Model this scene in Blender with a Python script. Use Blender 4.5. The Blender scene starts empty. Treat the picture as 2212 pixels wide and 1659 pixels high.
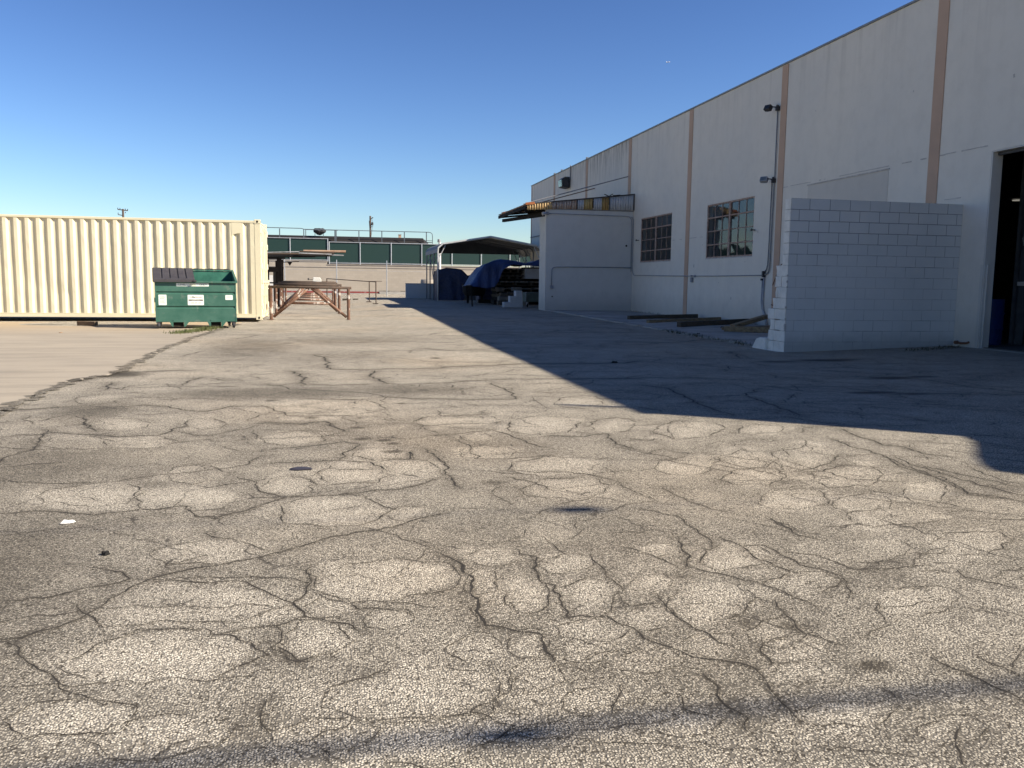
import bpy, bmesh, math, random
import numpy as np
from mathutils import Vector, Matrix
random.seed(7); rng=np.random.default_rng(7)
R=math.radians
scn=bpy.context.scene; col=scn.collection

# ---------------------------------------------------------------- materials
def newmat(name):
    m=bpy.data.materials.new(name); m.use_nodes=True
    nt=m.node_tree; b=nt.nodes['Principled BSDF']; return m,nt,b
def N(nt,t,**k):
    n=nt.nodes.new(t)
    for a,v in k.items(): setattr(n,a,v)
    return n
def L(nt,a,b): nt.links.new(a,b)
def coords(nt,scale=(1,1,1),obj=True):
    tc=N(nt,'ShaderNodeTexCoord'); mp=N(nt,'ShaderNodeMapping'); mp.inputs['Scale'].default_value=scale
    L(nt,tc.outputs['Object'],mp.inputs['Vector']); return mp.outputs['Vector']
def noise(nt,vec,scale,detail=4,rough=.55,dist=0):
    n=N(nt,'ShaderNodeTexNoise'); n.inputs['Scale'].default_value=scale; n.inputs['Detail'].default_value=detail
    n.inputs['Roughness'].default_value=rough; n.inputs['Distortion'].default_value=dist
    L(nt,vec,n.inputs['Vector']); return n.outputs['Fac']
def ramp(nt,fac,stops):
    r=N(nt,'ShaderNodeValToRGB'); e=r.color_ramp.elements
    while len(e)<len(stops): e.new(.5)
    for i,(p,c) in enumerate(stops):
        e[i].position=p; e[i].color=(c if isinstance(c,(tuple,list)) else (c,c,c))[:3]+(1,) if not isinstance(c,(int,float)) else (c,c,c,1)
    L(nt,fac,r.inputs['Fac']); return r.outputs['Color']
def mix(nt,fac,a,b,mode='MIX'):
    n=N(nt,'ShaderNodeMix',data_type='RGBA',blend_type=mode)
    for s,v in ((n.inputs['Factor'],fac),(n.inputs['A'],a),(n.inputs['B'],b)):
        if isinstance(v,(int,float)): s.default_value=v
        elif isinstance(v,(tuple,list)): s.default_value=tuple(v)[:3]+(1,)
        else: L(nt,v,s)
    return n.outputs['Result']
def math_(nt,op,a,b=None,c=None,clamp=False):
    n=N(nt,'ShaderNodeMath',operation=op,use_clamp=clamp)
    for i,v in enumerate((a,b,c)):
        if v is None: continue
        if isinstance(v,(int,float)): n.inputs[i].default_value=v
        else: L(nt,v,n.inputs[i])
    return n.outputs[0]
def bump(nt,b,h,strength=.4,dist=.01):
    n=N(nt,'ShaderNodeBump'); n.inputs['Strength'].default_value=strength; n.inputs['Distance'].default_value=dist
    L(nt,h,n.inputs['Height']); L(nt,n.outputs['Normal'],b.inputs['Normal'])
def mat(name,c1,c2=None,rough=.7,scale=3,metal=0,bmp=.15,fine=40,spots=None,spotc=(.05,.03,.02),spotscale=8,stretch=(1,1,1),spec=.3,bd=.004):
    m,nt,b=newmat(name)
    c2=c2 or tuple(x*.75 for x in c1)
    v=coords(nt,stretch)
    f=noise(nt,v,scale,6,.6)
    cr=mix(nt,ramp(nt,f,[(.35,0.),(.65,1.)]),c1,c2)
    if spots:
        g=noise(nt,v,spotscale,8,.7)
        cr=mix(nt,ramp(nt,g,[(spots,0.),(spots+.06,1.)]),cr,spotc)
    L(nt,cr,b.inputs['Base Color'])
    b.inputs['Roughness'].default_value=rough; b.inputs['Metallic'].default_value=metal
    b.inputs['Specular IOR Level'].default_value=spec
    if bmp:
        h=noise(nt,v,fine,5,.6); bump(nt,b,h,bmp,bd)
    return m

# --------------------------------------------------------------- mesh builder
ORG={}
SECT=False   # while set, plan coordinates of the far corner are brought to true size on its raised ground
class MB:
    def __init__(s): s.v=[]; s.f=[]; s.mi=[]; s.cur=0
    def add(s,vs,fs):
        o=len(s.v); s.v+= [tuple(p) for p in vs]; s.f+=[tuple(i+o for i in f) for f in fs]; s.mi+=[s.cur]*len(fs); return s
    def box(s,x0,x1,y0,y1,z0,z1,M=None,jit=0):
        vs=[Vector((x,y,z)) for z in (z0,z1) for y in (y0,y1) for x in (x0,x1)]
        if jit: vs=[p+Vector([random.uniform(-jit,jit) for _ in range(3)]) for p in vs]
        if M is not None: vs=[M@p for p in vs]
        return s.add(vs,[(0,2,3,1),(4,5,7,6),(0,1,5,4),(2,6,7,3),(0,4,6,2),(1,3,7,5)])
    def beam(s,a,b,w,h,up=(0,0,1)):
        a=Vector(a);b=Vector(b); d=(b-a).normalized(); up=Vector(up)
        if abs(d.dot(up))>.98: up=Vector((0,1,0))
        sx=d.cross(up).normalized(); sz=sx.cross(d).normalized(); vs=[]
        for p in (a,b):
            for i,j in ((-1,-1),(1,-1),(1,1),(-1,1)): vs.append(p+sx*i*w/2+sz*j*h/2)
        return s.add(vs,[(0,1,2,3),(7,6,5,4),(0,4,5,1),(1,5,6,2),(2,6,7,3),(3,7,4,0)])
    def tube(s,pts,r,n=8,cap=True,r2=None):
        pts=[Vector(p) for p in pts]; o=len(s.v); m=len(pts); prev=None
        for i,p in enumerate(pts):
            d=(pts[min(i+1,m-1)]-pts[max(i-1,0)]).normalized()
            up=Vector((0,0,1)) if abs(d.z)<.95 else Vector((0,1,0))
            if prev is not None:
                sx=prev-d*prev.dot(d); sx.normalize()
            else: sx=d.cross(up).normalized()
            prev=sx; sy=d.cross(sx); rr=r if r2 is None else r+(r2-r)*i/(m-1)
            for k in range(n):
                a=2*math.pi*k/n; s.v.append(tuple(p+sx*math.cos(a)*rr+sy*math.sin(a)*rr))
        fs=[(o+i*n+k,o+i*n+(k+1)%n,o+(i+1)*n+(k+1)%n,o+(i+1)*n+k) for i in range(m-1) for k in range(n)]
        if cap: fs+=[tuple(o+k for k in range(n))[::-1],tuple(o+(m-1)*n+k for k in range(n))]
        s.f+=fs; s.mi+=[s.cur]*len(fs); return s
    def prism(s,poly,axis,a,b,M=None):
        # poly of 2D pts in the plane normal to axis ('x': (y,z), 'y': (x,z), 'z': (x,y))
        def P(p,t): return Vector({'x':(t,p[0],p[1]),'y':(p[0],t,p[1]),'z':(p[0],p[1],t)}[axis])
        vs=[P(p,a) for p in poly]+[P(p,b) for p in poly]; n=len(poly)
        if M is not None: vs=[M@p for p in vs]
        return s.add(vs,[tuple(range(n))[::-1],tuple(range(n,2*n))]+[(i,(i+1)%n,(i+1)%n+n,i+n) for i in range(n)])
    def sheet(s,prof,z0,z1,fn):
        # open profile extruded between two values through fn(p,t)
        o=len(s.v); n=len(prof)
        for p in prof: s.v.append(tuple(fn(p,0)))
        for p in prof: s.v.append(tuple(fn(p,1)))
        fs=[(o+i,o+i+1,o+n+i+1,o+n+i) for i in range(n-1)]; s.f+=fs; s.mi+=[s.cur]*len(fs); return s
    def build(s,name,m,parent=None,smooth=False,bev=0,solid=0,origin=None,fixn=True):
        if SECT: s.v=[(x*.885,y*.885,.14+z*.885) for x,y,z in s.v]
        me=bpy.data.meshes.new(name)
        if parent is not None: org=ORG[parent.name]
        elif origin is not None: org=Vector(origin)
        else:
            a=np.array(s.v); org=Vector(((a[:,0].min()+a[:,0].max())/2,(a[:,1].min()+a[:,1].max())/2,a[:,2].min()))
        me.from_pydata([tuple(Vector(p)-org) for p in s.v],[],s.f)
        ms=m if isinstance(m,(list,tuple)) else [m]
        for q in ms: me.materials.append(q)
        if len(ms)>1: me.polygons.foreach_set('material_index',s.mi)
        if fixn:
            bm=bmesh.new(); bm.from_mesh(me); bmesh.ops.recalc_face_normals(bm,faces=bm.faces); bm.to_mesh(me); bm.free()
        if smooth: me.polygons.foreach_set('use_smooth',[True]*len(me.polygons))
        o=bpy.data.objects.new(name,me); col.objects.link(o)
        if parent is not None: o.parent=parent
        else: o.location=org
        ORG[o.name]=org
        if solid:
            md=o.modifiers.new('s','SOLIDIFY'); md.thickness=solid; md.offset=0
        if bev:
            md=o.modifiers.new('b','BEVEL'); md.width=bev; md.segments=2; md.limit_method='ANGLE'; md.angle_limit=R(40)
        me.update(); return o
def tag(o,label=None,cat=None,group=None,kind=None):
    if label: o['label']=label
    if cat: o['category']=cat
    if group: o['group']=group
    if kind: o['kind']=kind
    return o
def thing(name,loc,label,cat,group=None,local=False,rz=0):
    if SECT: loc=(loc[0]*.885,loc[1]*.885,.14+loc[2]*.885)
    o=bpy.data.objects.new(name,None); col.objects.link(o); o.location=loc; o.rotation_euler=(0,0,rz)
    o.empty_display_size=.2
    ORG[o.name]=Vector((0,0,0)) if local else Vector(loc)
    return tag(o,label,cat,group)
def copy_thing(o,loc,label,rz=None):
    def cp(x,par):
        c=x.copy(); col.objects.link(c); c.parent=par
        ORG[c.name]=ORG[x.name]
        for ch in [q for q in bpy.data.objects if q.parent==x]: cp(ch,c)
        return c
    c=cp(o,None); c.location=loc; c['label']=label
    if rz is not None: c.rotation_euler=(0,0,rz)
    return c
def text(body,size,loc,m,parent,name='lettering',rz=0,sx=1,thick=.0006,align='CENTER',bold=0):
    cu=bpy.data.curves.new(name,'FONT'); cu.body=body; cu.size=size; cu.align_x=align; cu.align_y='CENTER'; cu.extrude=thick; cu.offset=bold
    t=bpy.data.objects.new('tmp',cu); col.objects.link(t); dg=bpy.context.evaluated_depsgraph_get()
    me=bpy.data.meshes.new_from_object(t.evaluated_get(dg)); bpy.data.objects.remove(t)
    me.transform(Matrix.Translation(Vector(loc)-ORG[parent.name])@Matrix.Rotation(R(90),4,'X')@Matrix.Diagonal((sx,1,1,1)))
    me.materials.clear(); me.materials.append(m)
    o=bpy.data.objects.new(name,me); col.objects.link(o); o.parent=parent; ORG[o.name]=ORG[parent.name]; return o
def sm(t): t=np.clip(t,0,1); return t*t*(3-2*t)
def gh(x,y):
    x=np.asarray(x,float); y=np.asarray(y,float)
    x0=np.maximum(8-(y-14)*.15,5.2); x0=np.where(y<14,8.,x0)
    f=np.clip((x-x0)/3.5,0,1)
    # the yard also climbs gently towards its far right end
    return np.maximum(.12*f,.14*sm((y-10)/27)*sm((x+.5)/3))
def g1(x,y): return float(gh(x,y))

# --------------------------------------------------------------- camera
H=1.22
pitch,yaw,roll=0.117760109,0.202851938,0.0128291859
fw=Vector((math.sin(yaw)*math.cos(pitch),math.cos(yaw)*math.cos(pitch),-math.sin(pitch)))
rt=Vector((math.cos(yaw),-math.sin(yaw),0)); up=rt.cross(fw)
r2=rt*math.cos(roll)+up*math.sin(roll); u2=-rt*math.sin(roll)+up*math.cos(roll)
cam=bpy.data.cameras.new('camera'); co=bpy.data.objects.new('camera',cam); col.objects.link(co)
co.matrix_world=Matrix(((r2.x,u2.x,-fw.x,0),(r2.y,u2.y,-fw.y,0),(r2.z,u2.z,-fw.z,H),(0,0,0,1)))
cam.sensor_width=36; cam.lens=1854/2212*36; cam.clip_end=30000; cam.clip_start=.05
scn.camera=co
scn.render.resolution_x=1024; scn.render.resolution_y=768

# --------------------------------------------------------------- light
SUN_AZ=(.914,-.407); EL=36.2
w=bpy.data.worlds.new('World'); scn.world=w; w.use_nodes=True
nt=w.node_tree; bg=nt.nodes['Background']; sky=nt.nodes.new('ShaderNodeTexSky'); sky.sky_type='NISHITA'
sky.sun_disc=False; sky.sun_elevation=R(EL); sky.sun_rotation=math.atan2(SUN_AZ[0],SUN_AZ[1])
sky.altitude=0; sky.air_density=1.0; sky.dust_density=0.2; sky.ozone_density=2.0
tn=nt.nodes.new('ShaderNodeMix'); tn.data_type='RGBA'; tn.blend_type='MULTIPLY'; tn.inputs['Factor'].default_value=1; tn.inputs['B'].default_value=(10.9,11.6,13.8,1)
t0=nt.nodes.new('ShaderNodeMix'); t0.data_type='RGBA'; t0.blend_type='MULTIPLY'; t0.inputs['Factor'].default_value=1; t0.inputs['B'].default_value=(.112,.112,.112,1)
gm=nt.nodes.new('ShaderNodeGamma'); gm.inputs['Gamma'].default_value=1.5
nt.links.new(sky.outputs[0],t0.inputs['A']); nt.links.new(t0.outputs['Result'],gm.inputs['Color']); nt.links.new(gm.outputs[0],tn.inputs['A']); nt.links.new(tn.outputs['Result'],bg.inputs[0]); bg.inputs[1].default_value=.061
sl=bpy.data.lights.new('sun','SUN'); so=bpy.data.objects.new('sun',sl); col.objects.link(so)
sl.energy=5; sl.angle=R(.5); sl.color=(1,.915,.78)
d=Vector((SUN_AZ[0]*math.cos(R(EL)),SUN_AZ[1]*math.cos(R(EL)),math.sin(R(EL))))
so.rotation_euler=d.to_track_quat('Z','Y').to_euler(); so.location=(20,-10,30)
vs=scn.view_settings; vs.view_transform='Standard'; vs.look='None'; vs.gamma=1; vs.exposure=.95
# =============================================================== GROUND
CR="""1.6|0.45,3.74 0.5,3.63 0.53,3.55 0.54,3.46 0.56,3.38 0.52,3.29 0.51,3.19 0.52,3.11 0.5,3.02 0.5,2.95 0.51,2.9 0.57,2.86 0.65,2.81 0.69,2.77 0.67,2.65 0.68,2.55
1|-0.12,3.63 -0.11,3.45 -0.15,3.25 -0.13,3.09 -0.07,3.06 -0.01,3.01 0.05,2.97 0.07,2.91
.8|-0.13,3.09 -0.22,3.02 -0.33,3.01 -0.44,2.97
.9|-0.22,3.01 -0.19,2.91 -0.22,2.82 -0.17,2.74 -0.13,2.71 -0.05,2.76
.7|-0.1,3.34 -0.01,3.23 0.08,3.12 0.2,3.12 0.27,3.04
1|-1.12,3.06 -1.05,3.06 -0.97,3.14 -0.92,3.21 -0.85,3.37 -0.81,3.52 -0.71,3.64 -0.58,3.7 -0.41,3.77 -0.22,3.9 -0.01,4.08 0.27,4.2 0.53,4.42
.9|-1.26,3.45 -1.1,3.45 -0.96,3.54 -0.83,3.61 -0.89,3.72 -1.02,3.81
.7|-0.82,3.61 -0.62,3.59 -0.43,3.58 -0.25,3.53 -0.11,3.45
.9|-1.71,4.77 -1.5,4.8 -1.24,4.67 -1.03,4.73 -0.81,4.77 -0.73,4.55 -0.59,4.52 -0.44,4.69 -0.27,4.89 -0.01,4.9 0.39,5.01 0.62,5.22
.7|-1.99,5.57 -1.89,5.5 -1.7,5.44 -1.43,5.4 -1.07,5.57 -0.84,5.67 -0.61,5.81 -0.52,6.1
.8|-0.61,5.47 -0.48,5.26 -0.43,5.05 -0.33,4.9
.9|-0.21,2.47 -0.21,2.32 -0.19,2.27
.7|-0.66,2.51 -0.78,2.61 -0.89,2.75 -1.05,2.97 -1.12,3.05
.6|-1.13,5.21 -1.13,5.05 -1.06,4.9 -1.04,4.73
.9|-0.63,4.24 -0.56,4.13 -0.47,4.08
.5|-0.74,4.55 -0.58,4.46 -0.56,4.37
1.1|0.77,3.7 0.86,3.61 0.82,3.47 0.81,3.31 0.86,3.26 0.82,3.04 0.82,2.92 0.96,2.9 1,2.83 1.03,2.7 1.09,2.61 1.13,2.53 1.21,2.47 1.3,2.41 1.29,2.32 1.27,2.23 1.26,2.13 1.29,2.04
1|1.62,3.82 1.56,3.64 1.54,3.51 1.49,3.39 1.59,3.28 1.69,3.15 1.7,3.09 1.76,3.02 1.79,2.85
1|1.66,2.95 1.63,2.81 1.6,2.64 1.64,2.58 1.69,2.53
1|1.23,3.07 1.22,2.92 1.22,2.79 1.24,2.72 1.3,2.56
1.2|1.12,2.4 1.12,2.29 1.1,2.2 1.12,2.11 1.09,2.05
.9|1.87,3.67 1.85,3.49 1.87,3.33 1.94,3.22
1|2.23,4.04 2.22,3.87 2.23,3.7 2.3,3.63
.8|2.09,3.15 2.02,3.01 1.98,2.93
.9|3.89,5.49 3.83,5.14 3.82,4.78 3.7,4.42 3.81,4.27 3.86,4.12
.8|3.93,5.16 4,4.89 4.08,4.68 4.15,4.45
.8|1.44,2.63 1.38,2.51 1.38,2.44 1.47,2.42
.6|1.59,2.63 1.5,2.62 1.41,2.57
1|1.7,1.98 1.61,1.87 1.56,1.79
.8|0.84,2.37 0.8,2.27 0.76,2.21
.8|2.63,3.2 2.61,3.08 2.7,2.98 2.74,2.89
.9|2.09,2.38 2.1,2.31 2.12,2.22
.7|1.08,3.12 1.09,2.97 1.21,3
.7|1.12,3.61 1.1,3.39 1.11,3.14
.6|1.27,3.73 1.39,3.57 1.45,3.34
.9|1.92,2.39 1.96,2.27 1.98,2.14 1.99,2.06
.6|0.99,2.29 0.98,2.2 1.05,2.13
.6|0.75,2.77 0.82,2.68 0.88,2.61
.7|1.61,4.34 1.75,4.18 1.75,3.72 1.72,3.62
.7|2.01,3.5 2.12,3.45 2.2,3.24 2.34,3.22 2.57,3.24
.8|1.83,3.79 1.85,3.63 1.98,3.61 2,3.34 2.09,3.17
.7|1.43,2.01 1.36,2.05 1.29,2.04
1.2|-0.36,14.44 -0.19,13.8 -0.11,13.08 -0.16,12.44 -0.08,12.07 0.2,12.01 0.51,11.91 0.71,12.02 1.06,11.99 1.37,12.08 1.89,12.29 2.69,12.49 3.48,12.52 4.3,12.57 4.73,12.91
1|-0.36,10.32 -0.03,10.15 0.36,10.25 0.64,10.26 1.06,10.22 1.38,10.33 1.84,10.56 2.5,10.6 3.15,10.54 3.88,10.57
1|-0.8,10.36 -0.49,9.85 -0.03,9.65 0.3,9.44 0.5,9.1 0.84,8.93 1.36,8.81 1.86,8.82 1.89,9.31 1.84,10.2
1.6|0.51,11.8 0.42,11.17 0.48,10.68 0.6,10.26
1.4|-0.61,11.89 -0.38,11.04 -0.41,10.16
.6|0.93,8.13 0.94,7.81 0.97,7.71 1.4,7.64
1|-0.59,7.57 -0.34,7.44 -0.11,7.55 -0.02,7.23 0.1,7.01
.8|-0.5,6.31 -0.21,6.43 0.04,6.57 0.17,6.45
.8|0.01,5.88 0.1,6.23 0.17,6.45
.9|-0.46,5.85 -0.2,5.88 0.01,5.88 0.2,5.8 0.26,5.62 0.31,5.49
.9|0.33,5.83 0.49,5.87 0.51,6.11 0.52,5.86
.9|0.63,6.22 0.69,5.96 0.71,5.61 0.68,5.22 0.71,4.94
.7|0.91,6.6 0.97,6.3 0.93,5.92 0.99,5.77 1.15,5.77 1.51,5.84
.7|1.1,5.5 1.14,5.37 1.27,5.32 1.48,5.29 1.62,5.13 1.72,4.97
.8|1.04,5.21 1.16,5.05 1.25,4.82
.8|1.26,6.94 1.41,6.53 1.44,6.31 1.57,6.09
.9|1.59,6.58 1.77,6.6 1.94,6.54 2.15,6.66 2.1,6.29 2.18,5.94
.8|-0.47,17.42 0.61,17.16 1.29,17.39 2.26,16.89
.6|1.41,15.63 2.01,15.03 2.5,15.27 3.01,15.49
1|4.24,6.59 4.18,6.22 4.15,5.84 4.26,5.76 4.24,5.49 4.36,5.34
1|3.89,5.47 3.78,5.13 3.8,4.81 3.76,4.52 3.69,4.36 3.89,4.16
.8|3.88,6.14 3.88,5.67 3.89,5.47
.9|3.93,5.41 3.89,5.17 3.9,4.84 3.93,4.64 3.99,4.27
.7|3.28,5.82 3.19,5.57
.7|3.07,5.41 3.12,5.23 3.16,5.06 3.2,4.84 3.48,4.71
.6|1.93,4.8 1.94,4.5 2,4.3 2.07,4.18
1|2.24,4.07 2.23,3.92 2.21,3.78
.7|4.23,5.01 4.17,4.7 4.2,4.5
.8|3.89,10.61 4.69,10.54 5.21,10.29
.8|3.62,9.87 3.84,9.5 3.66,8.2 3.65,7.39
.8|4.46,8.8 4.34,7.64 4.28,7.31
.7|4,8.71 4.46,8.8 4.98,9.39
.8|6.06,9.28 6.39,8.75 7.22,8.64
.8|7.73,10.06 7.75,9.29 7.98,8.67
1|-3.01,8.51 -2.79,8.55 -2.5,8.65 -2.35,8.71 -2.1,8.57 -1.81,8.68 -1.58,8.58 -1.33,8.28 -1.18,8.22 -1.04,8.45 -0.92,8.58
1|-2.49,7.01 -2.4,7.14 -2.26,7.12 -2.18,7.23 -1.87,7.09 -1.65,6.99 -1.37,7 -1.3,7.29 -1.21,7.44
.7|-1.78,8.11 -1.62,8.08 -1.5,8.19
.8|-1.25,7.18 -1.09,7.01 -0.96,6.95
1.2|-2.19,8.09 -2.05,7.6 -1.88,7.26
.8|-2.64,7.84 -2.48,7.82 -2.32,8.16
.7|-2.36,6.65 -2.11,6.53 -1.83,6.53 -1.63,6.47
1.2|-2.17,6.1 -2.17,6.31 -2.11,6.49 -2.17,6.88 -2.27,7.36
1.2|-2.78,11.39 -2.62,11.83 -2.12,12 -1.91,11.98
.9|-2.56,10.26 -2.48,10.15 -2.23,9.98
.8|-1.72,10.28 -1.73,10.71 -1.63,11.17
1|-2.57,10.68 -2.47,9.96
.7|-2.29,10.18 -1.91,10.14 -1.46,10.2 -1.08,10.11
.9|-2.12,5.96 -2.06,5.98 -1.94,6.03 -1.76,6.04
.6|-2.22,9.23 -1.86,9.27 -1.41,9.14 -0.96,8.93"""
def resample(pts,step,jit,rs):
    out=[pts[0]]
    for a,b in zip(pts[:-1],pts[1:]):
        n=max(1,int(np.linalg.norm(b-a)/step))
        for i in range(1,n+1): out.append(a+(b-a)*i/n)
    out=np.array(out)
    # smooth the traced corners a little, then jag the line
    j=rs.normal(0,1,out.shape); j=j-.0
    k=np.array([.25,.5,.25]); 
    if len(out)>3:
        jj=np.stack([np.convolve(j[:,i],k,'same') for i in (0,1)],1)*jit*1.6
    else: jj=j*jit
    jj[0]*=.3; jj[-1]*=.3
    return out+jj
lines=[]
for l in CR.strip().split('\n'):
    wd,ps=l.split('|'); p=np.array([[float(q) for q in s.split(',')] for s in ps.split()])
    lines.append((float(wd),p))
crk=[]
for wd,p in lines:
    y=p[:,1].mean(); crk.append((wd,resample(p,.012+.004*y,.0042+.0013*y,rng)))
traced=np.concatenate([q for _,q in crk])
# the finer net between the big cracks: edges of random cells, drawn out towards the lower right as in the yard
from mathutils.geometry import delaunay_2d_cdt
def cells(x0,x1,y0,y1,n,ang,st):
    P=np.column_stack([rng.uniform(x0,x1,n),rng.uniform(y0,y1,n)]); c_,s_=math.cos(ang),math.sin(ang)
    Q=np.column_stack([(P[:,0]*c_+P[:,1]*s_)/st,-P[:,0]*s_+P[:,1]*c_])
    r=delaunay_2d_cdt([Vector(q) for q in Q],[],[],0,1e-6); vs_=np.array([tuple(v) for v in r[0]]); T=np.array([list(f) for f in r[2]])
    a,b,c=vs_[T[:,0]],vs_[T[:,1]],vs_[T[:,2]]
    d=2*(a[:,0]*(b[:,1]-c[:,1])+b[:,0]*(c[:,1]-a[:,1])+c[:,0]*(a[:,1]-b[:,1]))
    ux=((a**2).sum(1)*(b[:,1]-c[:,1])+(b**2).sum(1)*(c[:,1]-a[:,1])+(c**2).sum(1)*(a[:,1]-b[:,1]))/d
    uy=((a**2).sum(1)*(c[:,0]-b[:,0])+(b**2).sum(1)*(a[:,0]-c[:,0])+(c**2).sum(1)*(b[:,0]-a[:,0]))/d
    E={}
    for k,t in enumerate(T):
        for u,v in ((0,1),(1,2),(2,0)): E.setdefault((min(t[u],t[v]),max(t[u],t[v])),[]).append(k)
    out=[]
    for e,k in E.items():
        if len(k)==2:
            q=np.array([[ux[k[0]],uy[k[0]]],[ux[k[1]],uy[k[1]]]])
            w_=np.column_stack([q[:,0]*st*c_-q[:,1]*s_,q[:,0]*st*s_+q[:,1]*c_])
            if np.abs(w_).max()<40: out.append(w_)
    return out
PAL=np.array([[float(q) for q in s_.split(",")] for s_ in """0.2,3.44,0.29,0.24,0.06 -0.55,3.29,0.36,0.24,-0.17 -0.08,2.88,0.12,0.16,-0.03 -0.56,2.84,0.3,0.2,-0.17 -0.04,3.16,0.09,0.1,0 0.18,3.01,0.09,0.09,0.05 0.22,2.43,0.26,0.16,0.09 0.18,2.19,0.28,0.1,0.1 -0.04,2.24,0.14,0.1,-0.05 -1.36,5.12,0.26,0.28,-0.25 -0.84,4.94,0.23,0.32,-0.17 -0.01,4.57,0.3,0.33,0 0.28,5.5,0.37,0.38,0.05 -0.28,5.18,0.14,0.24,-0.06 -0.87,5.58,0.17,0.27,-0.15 -0.57,3.92,0.25,0.16,-0.13 0.36,4.44,0.1,0.14,0.07 0.57,3.34,0.07,0.16,0.18 0.68,3.66,0.12,0.12,0.2 0.56,3.02,0.08,0.11,0.18 -0.74,2.46,0.16,0.12,-0.29 0.45,2.72,0.09,0.12,0.16 -0.47,2.31,0.18,0.11,-0.18 0.72,3.16,0.09,0.17,0.21 0.94,3.1,0.12,0.21,0.27 0.97,3.51,0.12,0.12,0.25 0.87,2.78,0.13,0.1,0.29 0.63,2.72,0.07,0.11,0.23 0.81,2.62,0.09,0.08,0.29 1.35,4.88,0.26,0.24,0.27 1.4,2.97,0.18,0.17,0.47 1.25,3.22,0.1,0.09,0.37 1.12,2.86,0.1,0.1,0.38 1.75,3.49,0.16,0.16,0.48 1.88,3.12,0.17,0.12,0.57 1.53,2.54,0.11,0.1,0.6 1.41,2.35,0.09,0.08,0.56 1.04,4,0.14,0.19,0.26 2.63,5,0.21,0.25,0.52 1.46,3.63,0.1,0.1,0.35 2.38,3.48,0.28,0.16,0.66 3.24,4.92,0.26,0.28,0.64 2.64,3.27,0.14,0.13,0.81 1.42,2.09,0.16,0.07,0.6 0.96,2.11,0.1,0.06,0.5 1.52,2.66,0.11,0.11,0.55 1.24,2.61,0.1,0.09,0.44 0.99,2.52,0.11,0.08,0.35 3.02,3.52,0.21,0.17,0.85 0.71,2.29,0.08,0.08,0.31 0.6,2.48,0.08,0.11,0.23 2.93,4,0.25,0.17,0.71 1.66,1.96,0.1,0.07,0.71 2.22,2.86,0.18,0.14,0.74 1.75,7.17,0.32,0.48,0.24 1.06,6.04,0.2,0.23,0.17 1.42,5.52,0.3,0.28,0.25 0.28,6.08,0.16,0.24,0.04 1.08,6.66,0.12,0.17,0.18 -0.11,8.41,0.56,0.62,-0.01 1.08,7.51,0.37,0.33,0.14 2.48,8.57,0.27,0.38,0.29 2.36,7.08,0.21,0.33,0.33 0.06,5.36,0.27,0.23,0 -0.34,6.78,0.22,0.29,-0.05 1.51,13.32,0.65,0.87,0.11 0.22,13.1,0.4,0.68,0.02 1.66,9.49,0.3,0.38,0.17 0.61,11.17,0.26,0.4,0.05 1.12,9.86,0.23,0.4,0.11 3.28,5.52,0.24,0.37,0.58 3.46,4.44,0.15,0.23,0.77 2.94,6.74,0.3,0.41,0.44 2.84,5.52,0.23,0.31,0.49 2.58,4.42,0.21,0.21,0.59 2.29,5.36,0.2,0.27,0.42 2.94,4.28,0.18,0.18,0.66 3.54,6.64,0.21,0.24,0.53 -2.37,7.88,0.24,0.28,-0.29 -1.78,7.58,0.22,0.29,-0.23 -2,10.02,0.29,0.4,-0.19 -2.34,9.17,0.2,0.33,-0.24 -1.89,6.76,0.23,0.27,-0.28 -1.52,10.7,0.22,0.35,-0.14 -1.44,6.74,0.24,0.23,-0.2 -1.09,7.54,0.16,0.29,-0.14 -2.91,9.07,0.14,0.2,-0.32""".split()])
# worn plates: each pale plate is bounded by a broken, angular crack outline
plates=[]
for x,y,a,b,k_ in PAL:
    if y>11: continue
    n=int(rng.integers(6,10)); th=np.sort((np.arange(n)+rng.uniform(-.28,.28,n))/n*2*math.pi); rr=rng.uniform(1.0,1.16,n)
    dy=b*rr*np.sin(th); pts=np.column_stack([x+a*rr*np.cos(th)+k_*dy,y+dy]); pts=np.vstack([pts,pts[:1]])
    for u,v in zip(pts[:-1],pts[1:]):
        if rng.random()<.82: plates.append((rng.uniform(.45,.95),resample(np.array([u,(u+v)/2+rng.normal(0,.035*np.linalg.norm(v-u),2),v]),.012+.004*y,.0042+.0013*y,rng)))
fine_=[]
for (x0,x1,y0,y1,n,ang,st,keep) in ((.2,3.4,1.4,5.6,105,-.35,1.3,.45),(-3.2,.3,1.4,8,60,.15,1.3,.35),(-1.5,7,5.4,11,120,-.2,1.4,.6),(2.,5.5,1.4,6.5,60,-.75,1.9,.6),(-3,8,10,22,110,.05,1.5,.4),(-3,9,21,40,40,0,1.4,.3),(4.5,9,4,13,50,-.4,1.8,.5)):
    for w_ in cells(x0,x1,y0,y1,n,ang,st):
        if rng.random()>keep: continue
        m_=w_.mean(0); l=np.linalg.norm(w_[1]-w_[0])
        if l<.05 or l>3 or not (x0<m_[0]<x1 and y0<m_[1]<y1): continue
        if m_[0]<-2.9 and m_[1]>8: continue
        if np.abs(traced-m_).max(1).min()<.04+.008*m_[1]: continue
        fine_.append((rng.uniform(.25,.6),resample(w_,.014+.004*m_[1],.0045+.0016*m_[1],rng)))
crk+=fine_+plates
stp=[np.column_stack([q,np.full(len(q),wd)]) for wd,q in crk]
P=np.concatenate(stp)
def axis(segs):
    a=[]
    for s,e,n in segs: a+=list(np.linspace(s,e,n,endpoint=False))
    return np.array(a+[segs[-1][1]])
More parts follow.
